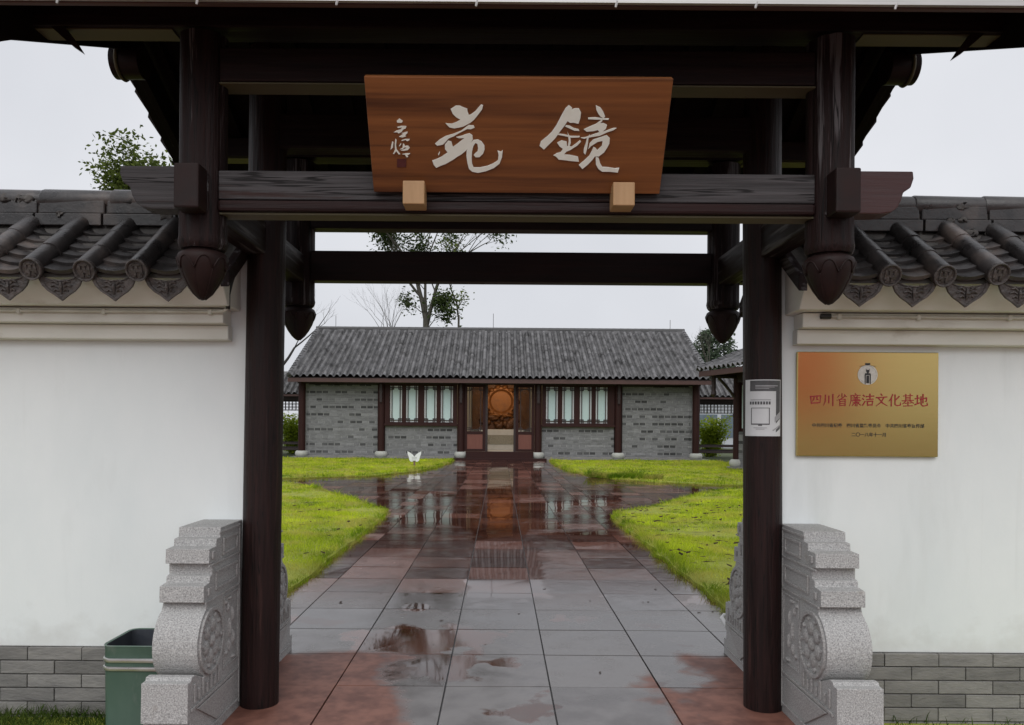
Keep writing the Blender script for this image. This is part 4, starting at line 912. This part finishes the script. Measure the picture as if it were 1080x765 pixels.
def fret(bm, x0, x1, z0, z1, y, w=.036):
    """lattice near the edge of a pane with small square returns in its corners"""
    i = .085; q = .15
    for a in (x0 + i, x1 - i): box(bm, a - w / 2, a + w / 2, y, y + .03, z0, z1)
    for zz in (z0 + i, z1 - i): box(bm, x0, x1, y + .004, y + .026, zz - w / 2, zz + w / 2)
    for a, sg in ((x0, 1), (x1, -1)):
        for zz, sz in ((z0, 1), (z1, -1)):
            box(bm, *sorted((a + sg * q - w / 2, a + sg * q + w / 2)), y + .006, y + .024, *sorted((zz, zz + sz * (q + .02))))
            box(bm, *sorted((a, a + sg * (q + .02))), y + .008, y + .022, *sorted((zz + sz * q - w / 2, zz + sz * q + w / 2)))
def window(x0, x1, panes):
    bm = B(); ys = (33.86, 34.0); top, bot = 3.28, 1.46; edges = [x0] + [e for p in panes for e in p] + [x1]
    for a, b_ in zip(edges[0::2], edges[1::2]): box(bm, a, b_, *ys, 1.60, 3.17)
    box(bm, x0, x1, *ys, bot, 1.602); box(bm, x0, x1, *ys, 3.168, top); box(bm, x0 - .03, x1 + .03, 33.82, 34.0, bot - .02, bot + .07)
    wn = obj('window', bm, M['hall_wood'], hall, bevel=.006)
    for a, b_ in panes:
        bm = B(); box(bm, a, b_, 33.95, 33.96, 1.60, 3.17); obj('white_border', bm, M['pane_edge'], wn)
        bm = B(); box(bm, a + .075, b_ - .075, 33.94, 33.949, 1.68, 3.09); obj('frosted_pane', bm, M['pane'], wn)
        bm = B(); fret(bm, a, b_, 1.60, 3.17, 33.90); obj('fretwork', bm, M['hall_dark'], wn)
window(-4.97, -1.85, [(-4.755, -4.235), (-4.06, -3.54), (-3.275, -2.735), (-2.56, -2.03)])
window(1.83, 4.96, [(2.0, 2.51), (2.70, 3.21), (3.46, 3.97), (4.15, 4.66)])
boxo('lintel_beam', M['hall_dark'], hall, -8.75, 8.68, 33.80, 34.0, 3.24, 3.5, bevel=.01)
def door_leaf(x0, x1, y=33.93):
    bm = B(); w = .12
    box(bm, x0, x0 + w, y, y + .07, .36, 3.24); box(bm, x1 - w, x1, y, y + .07, .36, 3.24)
    for z0, z1 in ((.36, .46), (1.10, 1.22), (3.14, 3.24)): box(bm, x0 + w, x1 - w, y + .002, y + .068, z0, z1)
    d = obj('door_leaf', bm, M['hall_wood'], hall, bevel=.005)
    bm = B(); box(bm, x0 + w, x1 - w, y + .02, y + .05, .46, 1.10); obj('lower_panel', bm, M['door_panel'], d)
    bm = B(); fret(bm, x0 + w, x1 - w, 1.22, 3.14, y + .015); obj('fretwork', bm, M['hall_dark'], d)
    bm = B(); box(bm, x0 + w, x1 - w, y + .05, y + .056, 1.22, 3.14); obj('glass', bm, M['glass'], d)
gm = bpy.data.materials.new('door_glass'); gm.use_nodes = True
_n = gm.node_tree.nodes; _b = _n['Principled BSDF']; _b.inputs['Base Color'].default_value = (.9, .95, .95, 1); _b.inputs['Roughness'].default_value = .02
_b.inputs['Transmission Weight'].default_value = 1.0; _b.inputs['IOR'].default_value = 1.1; M['glass'] = gm
door_leaf(-1.53, -.62); door_leaf(.69, 1.50)
for a, b_ in ((-.62, -.52), (.60, .69)): boxo('door_jamb', M['hall_dark'], hall, a, b_, 33.92, 34.06, .3, 3.24)
# shell: side and rear walls, floor and ceiling inside, room behind the door
bm = B()
for xs in ((-8.5, -8.3), (8.22, 8.42)): prism(bm, [(34.0, .07), (42.6, .07), (42.6, 3.5), (38.3, 5.86), (34.0, 3.5)], 'x', *xs)
box(bm, -8.29, 8.21, 42.4, 42.6, .07, 3.5); obj('side_wall', bm, M['hall_mortar'], hall)
bm = B(); box(bm, -3.6, 3.6, 37.2, 37.3, .08, 3.6); box(bm, -3.6, -3.5, 34.2, 37.2, .08, 3.6); box(bm, 3.5, 3.6, 34.2, 37.2, .08, 3.6); box(bm, -3.6, 3.6, 34.05, 37.2, 3.6, 3.7); obj('inner_wall', bm, M['inner_wall'], hall)
bm = B(); box(bm, -3.49, 3.49, 34.22, 37.2, .08, .345); obj('inner_floor', bm, M['plinth'], hall)
boxo('eave_board', M['fascia'], hall, -9.0, 9.0, 33.17, 33.21, 3.27, 3.44, bevel=.005)
boxo('eave_soffit', M['hall_dark'], hall, -8.95, 8.95, 33.21, 34.2, 3.44, 3.47, bevel=0)
for x in np.arange(-8.8, 8.9, .4): pass
rise, run = 6.06 - 3.5, 38.3 - 33.12
v = Vector((0, run, rise)).normalized(); n_ = Vector((0, -rise, run)).normalized(); ln = math.hypot(rise, run)
tile_field('roof_tile', (-9.0, 33.10, 3.49), Vector((1, 0, 0)), v, n_, 64, 18 / 64, 15, ln / 15, M['tile_far'], hall, cover=.27, pan=.34, lift=.065, seed=5, rough=2.2)
v2 = Vector((0, -run, rise)).normalized(); n2 = Vector((0, rise, run)).normalized()
tile_field('roof_tile', (-9.0, 43.5, 3.49), Vector((1, 0, 0)), v2, n2, 64, 18 / 64, 20, ln / 20, M['tile_far'], hall, seed=6)
bm = B(); prism(bm, [(33.2, 3.46), (38.3, 6.0), (43.4, 3.46), (43.4, 3.40), (38.3, 5.9), (33.2, 3.40)], 'x', -8.96, 8.96); obj('roof_boarding', bm, M['hall_dark'], hall)
bm = B(); lay = bm.faces.layers.float.new('tint'); x = -9.0; r = random.Random(8)
while x < 9:
    box(bm, x, min(x + .33, 9), 38.17, 38.43, 5.94, 6.13, r.random()); tube(bm, [(x, 38.3, 6.16), (min(x + .347, 9), 38.3, 6.16)], [.112, .107], 10); x += .345
obj('roof_ridge', bm, M['tile_far'], hall)
for sx in (-1, 1):
    for yy0, sg in ((33.12, 1), (43.48, -1)):
        bm = B(); lay = bm.faces.layers.float.new('tint')
        for k in range(20):
            a = k / 20; b_ = (k + 1) / 20 - .004; o = .14 if k % 1 == 0 else 0
            tube(bm, [(sx * 8.93, yy0 + sg * run * a, 3.56 + rise * a), (sx * 8.93, yy0 + sg * run * b_, 3.55 + rise * b_)], [.115, .10], 10)
            for fc in bm.faces[-12:]: fc[lay] = r.random()
        obj('verge_tile', bm, M['tile_far'], hall, smooth=True)
for x, h in ((-8.05, .6), (-.35, .75), (8.3, .5)):
    bm = B(); tube(bm, [(x, 38.3, 6.16), (x, 38.3, 6.2 + h)], .012, 5); obj('lightning_rod', bm, M['hall_dark'], hall)
# lamp inside
ld = bpy.data.lights.new('hall_lamp', 'AREA'); ld.energy = 34; ld.color = (1, .68, .40); ld.size = 1.6; lo_ = bpy.data.objects.new('hall_lamp', ld); COL.objects.link(lo_)
lo_.location = (.05, 35.1, 3.5); lo_.rotation_euler = (R(38), 0, 0)
# bronze relief and plinth inside
rl = thing('bronze_relief', 'warm bronze relief sculpture lit behind the open hall doorway', 'relief', (.06, 37.0, 1.3))
bm = B(); box(bm, -1.3, 1.4, 37.06, 37.19, 1.3, 3.58); obj('relief_back', bm, M['bronze_dark'], rl)
bm = B(); lathe(bm, [(.001, 0), (.48, .0), (.52, .05), (.58, .10), (.66, .10), (.70, .02), (.70, -.05)], 0, 0, 36)
bmesh.ops.transform(bm, matrix=Matrix.Translation((.06, 37.04, 2.62)) @ Matrix.Rotation(R(90), 4, 'X'), verts=bm.verts); obj('mirror_disc', bm, M['bronze'], rl, smooth=True)
bm = B(); r = random.Random(6)
def lump(x, z, rx, rz, d=.16): bmesh.ops.create_icosphere(bm, subdivisions=2, radius=1, matrix=Matrix.Translation((x, 37.03, z)) @ Matrix.Rotation(r.uniform(-.5, .5), 4, 'Y') @ Matrix.Diagonal((rx, d, rz, 1)))
for a in range(14): lump(.06 + .72 * math.cos(a * .449), 2.62 + .68 * math.sin(a * .449), .17, .12, .14)
lump(-.22, 1.98, .34, .07); lump(.36, 1.96, .30, .08); obj('cloud_border', bm, M['bronze'], rl, smooth='all')
bm = B()
for i in range(16): lump(-.75 + i * .1 + r.uniform(-.05, .05), r.uniform(1.4, 1.9), r.uniform(.1, .25), r.uniform(.1, .3), .13)
obj('figure_relief', bm, M['bronze_dark'], rl, smooth='all')
pl = thing('display_plinth', 'pale plinth with patterned band under the bronze relief', 'plinth', (.06, 36.4, .345))
boxo('plinth_block', M['plinth'], pl, -.95, 1.1, 36.2, 36.7, .347, 1.3, bevel=.01); boxo('patterned_band', M['plinth_band'], pl, -.95, 1.1, 36.185, 36.205, .60, 1.04, bevel=0)

# ------------------------------------------------------------------ side galleries beyond the hall
def gallery(s, label):
    g = thing('covered_gallery', label, 'gallery', (s * 12, 38.5, 0))
    X = lambda a, b_: tuple(sorted((s * a, s * b_)))
    for y in (37.8, 40.2):
        for x in (9.15, 12.3, 15.5):
            bm = B(); tube(bm, [(s * x, y, 0), (s * x, y, 2.9)], .11, 12); obj('column', bm, M['hall_wood'], g, smooth=True)
        boxo('eave_beam', M['hall_dark'], g, *X(8.9, 16), y - .06, y + .06, 2.62, 2.85)
        boxo('bench_rail', M['hall_dark'], g, *X(9.2, 15.4), y - .05, y + .05, .22, .33); boxo('bench_rail', M['hall_dark'], g, *X(9.2, 15.4), y - .05, y + .05, .50, .58)
        bm = B(); xx = 9.3
        while xx < 15.3:
            if abs(xx - 12.3) > .2:
                box(bm, *X(xx, xx + .025), y - .02, y + .02, 2.16, 2.62)
            xx += .17
        for z in (2.16, 2.30, 2.46): box(bm, *X(9.25, 15.4), y - .018, y + .018, z, z + .025)
        for x, sg in ((9.28, 1), (12.2, -1), (12.4, 1), (15.4, -1)):
            for k in range(3): box(bm, *X(x + sg * k * .12, x + sg * k * .12 + .025), y - .017, y + .017, 1.65 + k * .17, 2.16)
            for k in range(3): box(bm, *X(x, x + sg * (.12 * (3 - k))), y - .016, y + .016, 2.05 - k * .16, 2.075 - k * .16)
        obj('fret_frieze', bm, M['hall_dark'] if s < 0 else M['hall_dark'], g)
    boxo('eave_board', M['fascia'], g, *X(8.85, 16.2), 37.25, 37.29, 2.80, 2.90)
    v = Vector((0, 1.75, 1.05)).normalized(); n_ = Vector((0, -1.05, 1.75)).normalized()
    x0 = min(s * 8.8, s * 16.2)
    tile_field('roof_tile', (x0, 37.2, 2.92), Vector((1, 0, 0)), v, n_, 27, 7.4 / 27, 8, 2.04 / 8, M['tile_far'], g, seed=12)
    v = Vector((0, -1.75, 1.05)).normalized(); n_ = Vector((0, 1.05, 1.75)).normalized()
    tile_field('roof_tile', (x0, 40.8, 2.92), Vector((1, 0, 0)), v, n_, 27, 7.4 / 27, 8, 2.04 / 8, M['tile_far'], g, seed=13)
    boxo('roof_ridge', M['hall_mortar'], g, *X(8.8, 16.2), 38.9, 39.1, 3.85, 4.1, bevel=.03)
gallery(-1, 'tiled open gallery to the left of the brick hall'); gallery(1, 'tiled open gallery to the right of the brick hall')

# ------------------------------------------------------------------ east wing, turned a little towards the path
wing = thing('side_pavilion', 'side pavilion with low tiled eave partly hidden by the right post', 'pavilion', (8.2, 27.8, 0))
E0 = Vector((6.98, 27.5, 0)); dd = Vector((.264, -.964, 0)).normalized(); pp = Vector((.964, .264, 0)).normalized()
def wbox(bm, a0, a1, b0, b1, z0, z1, t=None):
    vs = box(bm, a0, a1, b0, b1, z0, z1, t)
    for v_ in vs:
        q = E0 + dd * v_.co.x + pp * v_.co.y; v_.co = Vector((q.x, q.y, v_.co.z))
def wb(name, m, *a, bevel=.008): bm = B(); wbox(bm, *a); return obj(name, bm, m, wing, bevel=bevel)
wb('platform', M['hall_stone'], .1, 13, 1.05, 6.6, -.03, .10)
wb('eave_board', M['fascia'], 0, 13.4, 0, .04, 3.24, 3.43); wb('eave_board', M['fascia'], 0, .04, .04, 4, 3.26, 3.42)
wb('eave_soffit', M['hall_dark'], .05, 13.4, .05, 1.6, 3.41, 3.44, bevel=0)
wb('wall_plate', M['hall_dark'], .25, 13, 1.24, 1.42, 3.05, 3.40)
for a in (.35, 3.7, 7.1, 10.5):
    q = E0 + dd * a + pp * 1.33
    bm = B(); tube(bm, [(q.x, q.y, .36), (q.x, q.y, 3.2)], .15, 16); cl = obj('column', bm, M['hall_wood'], wing, smooth=True)
    bm = B(); lathe(bm, [(.2, .08), (.255, .13), (.28, .2), (.27, .29), (.21, .36)], q.x, q.y, 18); obj('column_base', bm, M['drum'], cl, smooth=True)
    bm = B(); q2 = q - pp * .95; tube(bm, [q + Vector((0, 0, 3.25)), q2 + Vector((0, 0, 3.25))], .07, 6); tube(bm, [q2 + Vector((0, 0, 3.4)), q2 + Vector((0, 0, 2.75)), q2 + Vector((0, 0, 2.62)), q2 + Vector((0, 0, 2.52))], [.08, .08, .11, .02], 8)
    tube(bm, [q + Vector((0, 0, 2.4)), q - pp * .3 + Vector((0, 0, 2.75)), q - pp * .75 + Vector((0, 0, 3.2))], .05, 6); obj('hanging_bracket', bm, M['hall_dark'], cl)
for a0, a1 in ((.5, 3.55), (3.85, 6.95), (7.25, 10.35)):
    bm = B(); wbox(bm, a0, a1, 1.30, 1.5, .1, 1.3); pn = obj('brick_wall', bm, M['hall_mortar'], wing)
    bm = B(); bm.faces.layers.float.new('tint'); r = random.Random(int(a0 * 9)); z = .12; row = 0
    while z < 1.25:
        feat = row % 4 == 2; h = .105 if feat else .062; x = a0
        while x < a1 - .05:
            wbox(bm, x, min(x + .235, a1), 1.285, 1.31, z, z + h, (r.uniform(0, .15) if feat and r.random() < .5 else r.uniform(.4, .6))); x += .25
        z += h + .008; row += 1
    obj('brick_face', bm, M['brick_hall'], pn)
    w_ = wb('window', M['hall_wood'], a0, a1, 1.36, 1.44, 1.3, 3.05)
    k = (a1 - a0) / 4
    for i in range(4):
        bm = B(); wbox(bm, a0 + i * k + .1, a0 + (i + 1) * k - .1, 1.345, 1.36, 1.45, 2.95); obj('frosted_pane', bm, M['pane'], w_)
wb('end_wall', M['hall_mortar'], .4, .6, 1.5, 6.4, .1, 3.4); wb('rear_wall', M['hall_mortar'], .6, 13, 6.2, 6.4, .1, 3.4)
zr = math.tan(R(21)); v = (pp + Vector((0, 0, zr))).normalized(); n_ = (Vector((0, 0, 1)) - pp * zr).normalized(); ln = 3.9 / math.cos(R(21))
e1 = E0 + Vector((0, 0, 3.47)) - dd * .02
tile_field('roof_tile', e1 + dd * 13.4 - pp * .05, -dd, v, n_, 48, 13.5 / 48, 15, ln / 15, M['tile_far'], wing, seed=21)
v = (-pp + Vector((0, 0, zr))).normalized(); n_ = (Vector((0, 0, 1)) + pp * zr).normalized()
tile_field('roof_tile', e1 + pp * 7.8, dd, v, n_, 48, 13.5 / 48, 15, ln / 15, M['tile_far'], wing, seed=22)
bm = B(); bm.faces.layers.float.new('tint')
for k in range(15):
    a = e1 + pp * (3.9 * k / 15) + Vector((0, 0, .06 + 3.9 * zr * k / 15)); b_ = e1 + pp * (3.9 * (k + 1) / 15) + Vector((0, 0, .05 + 3.9 * zr * (k + 1) / 15)); tube(bm, [a, b_], [.12, .10], 10)
obj('verge_tile', bm, M['tile_far'], wing, smooth=True)

# ------------------------------------------------------------------ white building far behind on the right
fb = thing('far_building', 'pale low building with blue-grey windows behind the right gallery', 'building', (17, 58, 0))
boxo('wall', M['far_wall'], fb, 12.5, 24, 58, 66, -.1, 3.6); boxo('roof', M['fascia'], fb, 12, 24.5, 57.5, 66.5, 3.6, 3.8)
for k in range(6): boxo('window', M['far_glass'], fb, 13 + k * 1.7, 14.4 + k * 1.7, 57.95, 57.99, .7, 2.4)

# ================================================================== VEGETATION
def leaves(pts, n_per, spread, size, seed, flat=.6, clump=None):
    r = np.random.default_rng(seed); P = np.repeat(np.asarray(pts, float), n_per, 0); k = len(P)
    P = P + r.normal(0, 1, (k, 3)) * np.asarray(spread)
    a = r.normal(0, 1, (k, 3)); a[:, 2] *= flat; a /= np.linalg.norm(a, axis=1)[:, None]
    b = np.cross(a, r.normal(0, 1, (k, 3))); b /= np.linalg.norm(b, axis=1)[:, None]
    s = size * r.uniform(.6, 1.3, k)[:, None]
    V = np.stack([P - a * s, P + b * s * .45, P + a * s, P - b * s * .45], 1).reshape(-1, 3)
    F = np.arange(k * 4).reshape(-1, 4)
    t = np.repeat(r.random(len(pts)), n_per) * .55 + r.random(k) * .45
    return V, F, np.clip(t, 0, 1)
def branch(bm, tips, p, d, ln, rad, depth, r, split=(2, 3), ang=.5, upw=.25, twig=.62):
    pts = [p]; rads = [rad]; dd_ = d.copy(); q = p.copy(); n_ = 3
    jit = 0 if (depth == 0 and ln > 3) else 1
    for i in range(n_):
        if not jit: dd_ = d.copy()
        dd_ = dd_ if not jit else (dd_ + Vector((r.gauss(0, .12), r.gauss(0, .12), r.gauss(0, .06) + upw * .18))).normalized(); q = q + dd_ * (ln / n_); pts.append(q.copy()); rads.append(rad * (1 - (.38 if jit else .25) * (i + 1) / n_))
    tube(bm, pts, rads, 7 if rad > .05 else 4, cap=False)
    if depth <= 1: tips.extend([pts[2], pts[3]])
    if depth == 0: return
    for i in range(r.randint(*split)):
        t = r.uniform(.55, 1) if i else 1.0; s0 = pts[2].lerp(pts[3], (t - .55) / .45) if i else pts[3]
        side = Vector((r.gauss(0, 1), r.gauss(0, 1), r.gauss(0, .4))).normalized()
        nd = (dd_ + side * ang * r.uniform(.6, 1.2) + Vector((0, 0, upw * .3))).normalized()
        branch(bm, tips, s0, nd, ln * twig * r.uniform(.8, 1.15), rads[-1] * (.85 if i == 0 else .68), depth - 1, r, split, ang, upw, twig)
def tree(name, label, base, stems, seed, depth, leaf=None, n_per=10, spread=.3, size=.12, bark='bark', group=None, split=(2, 3), ang=.5, twig=.62, keep=1.0, cat='tree'):
    t = thing(name, label, cat, base, group); bm = B(); tips = []; r = random.Random(seed)
    for (off_, d, ln, rad, dp) in stems:
        branch(bm, tips, Vector(base) + Vector(off_), Vector(d).normalized(), ln, rad, dp if dp is not None else depth, r, split, ang, .25, twig)
    obj('trunk', bm, M[bark], t, smooth='all')
    if leaf:
        tips = [p for p in tips if r.random() < keep]
        V, F, T = leaves(tips, n_per, spread, size, seed); npmesh('crown', V, F, M[leaf], t, T)
    return t
# tall tree rising behind the hall
tree('tall_tree', 'tall forked tree rising behind the middle of the hall roof', (-4.75, 50, -.1),
     [((0, 0, 0), (0, 0, 1), 8.3, .26, 0), ((0, 0, 8.2), (-.08, 0, 1), 3.4, .17, 4), ((.1, 0, 8.3), (.10, .1, 1), 3.2, .14, 4), ((.1, 0, 8.0), (.22, .2, 1), 2.5, .11, 4), ((0, 0, 9.4), (-.85, .1, .9), 2.6, .10, 4), ((0, 0, 8.6), (-.12, -.3, 1), 3.2, .11, 4), ((.1, 0, 7.7), (.7, -.1, .6), .9, .04, 3), ((0, 0, 8.6), (-.8, -.1, .5), .8, .04, 2), ((.1, 0, 9.2), (.8, .1, .4), .5, .03, 2), ((0, 0, 10.0), (-.5, -.4, .6), .9, .04, 3)],
     11, 3, 'leaf', 14, .30, .125, ang=.62, keep=1, twig=.74)
tree('thin_sapling', 'thin young tree with one leafy tuft beside the tall forked tree', (-2.75, 50, -.1), [((0, 0, 0), (.01, 0, 1), 8.6, .09, 0), ((.05, 0, 8.5), (.02, 0, 1), 2.6, .06, 2), ((.05, 0, 9.1), (.5, 0, .8), .6, .03, 1), ((.05, 0, 9.1), (-.6, 0, .7), .6, .03, 1)], 5, 1, 'leaf_bright', 16, .22, .11)
tree('bare_tree', 'pale leafless twiggy tree behind the hall roof left of the tall tree', (-6.6, 48, -.1), [((0, 0, 0), (0, 0, 1), 6.6, .10, 0)] + [((random.uniform(-.1, .1), 0, 6.4), (random.uniform(-.75, .45), random.uniform(-.3, .3), 1), 1.5, .028, 4) for _ in range(7)], 9, 4, None, bark='bark', ang=.4, twig=.72)
tree('bare_tree', 'dark leafless tree at the left end of the hall roof', (-13.2, 46, -.1), [((0, 0, 0), (.02, 0, 1), 4.6, .2, 0), ((0, 0, 4.5), (-.15, 0, 1), 2.2, .12, 4), ((0, 0, 4.4), (.45, 0, 1), 2.0, .10, 4), ((0, 0, 4.3), (-.6, 0, 1), 2.0, .10, 4)], 14, 4, None, bark='bark_dark', ang=.55, twig=.72)
tree('courtyard_tree', 'loose leafy tree seen above the left wall coping', (-13.5, 30, -.1), [((0, 0, 0), (.0, 0, 1), 7.2, .2, 0), ((0, 0, 7.0), (.1, 0, 1), 2.1, .1, 4), ((0, 0, 6.9), (.55, 0, 1), 2.2, .09, 4), ((0, 0, 6.8), (-.7, .1, .9), 2.2, .09, 4), ((0, 0, 6.9), (-.2, .3, 1), 2.1, .08, 4), ((0, 0, 6.7), (.95, 0, .8), 2.2, .08, 4)], 33, 3, 'leaf_bright', 18, .30, .10, ang=.68, keep=.9)
def conifer(x, y, h, w, seed, label):
    t = thing('conifer_tree', label, 'tree', (x, y, -.1), 'conifers beyond the side pavilion'); r = random.Random(seed)
    bm = B(); tube(bm, [(x, y, -.1), (x, y, h * .5), (x, y, h)], [.22, .13, .02], 7); obj('trunk', bm, M['bark_dark'], t)
    pts = []
    for k in range(420):
        z = h * (.12 + .88 * r.random() ** 1.0); rad = w * (1 - z / h) ** .55 * r.uniform(.25, 1.0) + .05; a = r.uniform(0, 2 * PI); pts.append((x + rad * math.cos(a), y + rad * math.sin(a), z - .25 * rad))
    V, F, T = leaves(pts, 16, (.24, .24, .16), .17, seed, flat=.5); npmesh('crown', V, F, M['needle'], t, T)
r = random.Random(17)
CL = 'dark green conifer in the row seen between the hall roof and the right post'
for i in range(11):
    conifer(18.0 + i * 1.15 + r.uniform(-.4, .4), 76 + r.uniform(-4, 6), 10.1 + r.uniform(-1.3, 1.3) - (.8 if i < 2 else 0), 3.0 + r.uniform(-.4, .6), 50 + i, CL)
tree('bare_tree', 'thin leafless treetop in front of the conifers', (17.5, 66, -.1), [((0, 0, 0), (0, 0, 1), 7.0, .1, 0)] + [((0, 0, 6.8), (random.uniform(-.4, .4), 0, 1), 1.3, .03, 3) for _ in range(5)], 19, 3, None, bark='bark', ang=.35, twig=.7)
def shrub(x, y, w, h, seed, label, leaf='bush'):
    t = thing('green_shrub', label, 'shrub', (x, y, -.1)); r = random.Random(seed); bm = B(); pts = []
    for k in range(22):
        a = r.uniform(0, 2 * PI); q = Vector((x + w * .8 * r.random() * math.cos(a), y + .6 * r.random() * math.sin(a), h * r.uniform(.55, 1)))
        tube(bm, [(x + (q.x - x) * .3, y, -.1), (x + (q.x - x) * .7, (y + q.y) / 2, q.z * .5), q], [.02, .014, .006], 5)
        for i in range(9): pts.append(tuple(Vector((x + (q.x - x) * (.3 + .7 * i / 9), y + (q.y - y) * i / 9, q.z * (.1 + .9 * i / 9)))))
    obj('stem', bm, M['bark'], t); V, F, T = leaves(pts, 22, (.16, .16, .13), .085, seed); npmesh('foliage', V, F, M[leaf], t, T)
shrub(-11.0, 41.8, 1.2, 2.1, 3, 'bright green shrub inside the left gallery opening'); shrub(11.3, 42.0, 1.4, 2.2, 4, 'bright green shrub inside the right gallery opening')
shrub(-12.6, 42.2, 1.1, 1.9, 6, 'second green shrub farther left behind the left gallery', 'bush')
# low clipped mounds at the lawn edge on the right
V, F, T = blades([(2.5, 22.6), (4.4, 21.4), (4.6, 22.0), (2.8, 23.3)], 5000, .16, .018, 71, z0=.03, tall=1.2, tintbias=-.35)
tag(npmesh('tall_grass', V, F, M['grass'], tint=T), kind='stuff')

# ------------------------------------------------------------------ butterfly sign on the far lawn
bs = thing('butterfly_sign', 'small white butterfly-shaped sign on a stake in the far left lawn', 'sign', (-3.0, 27.6, 0))
wing_ = [(0, .02), (.05, .09), (.14, .16), (.245, .215), (.235, .12), (.20, .03), (.185, -.03), (.17, -.10), (.12, -.15), (.06, -.145), (.02, -.12), (0, -.13)]
pts = wing_ + [(-a, b_) for a, b_ in wing_[::-1][1:-1]]
bm = B(); prism(bm, [(-3.0 + a, .34 + b_) for a, b_ in pts], 'y', 27.58, 27.60); obj('butterfly_board', bm, M['butterfly'], bs)
bm = B(); box(bm, -3.035, -2.965, 27.605, 27.63, -.02, .35); obj('stake', bm, M['stake'], bs)
bm = B()
for i in range(3): box(bm, -3.09, -2.91 - .03 * (i == 2), 27.576, 27.58, .335 - i * .05, .35 - i * .05)
obj('printed_line', bm, M['paper_grey'], bs)
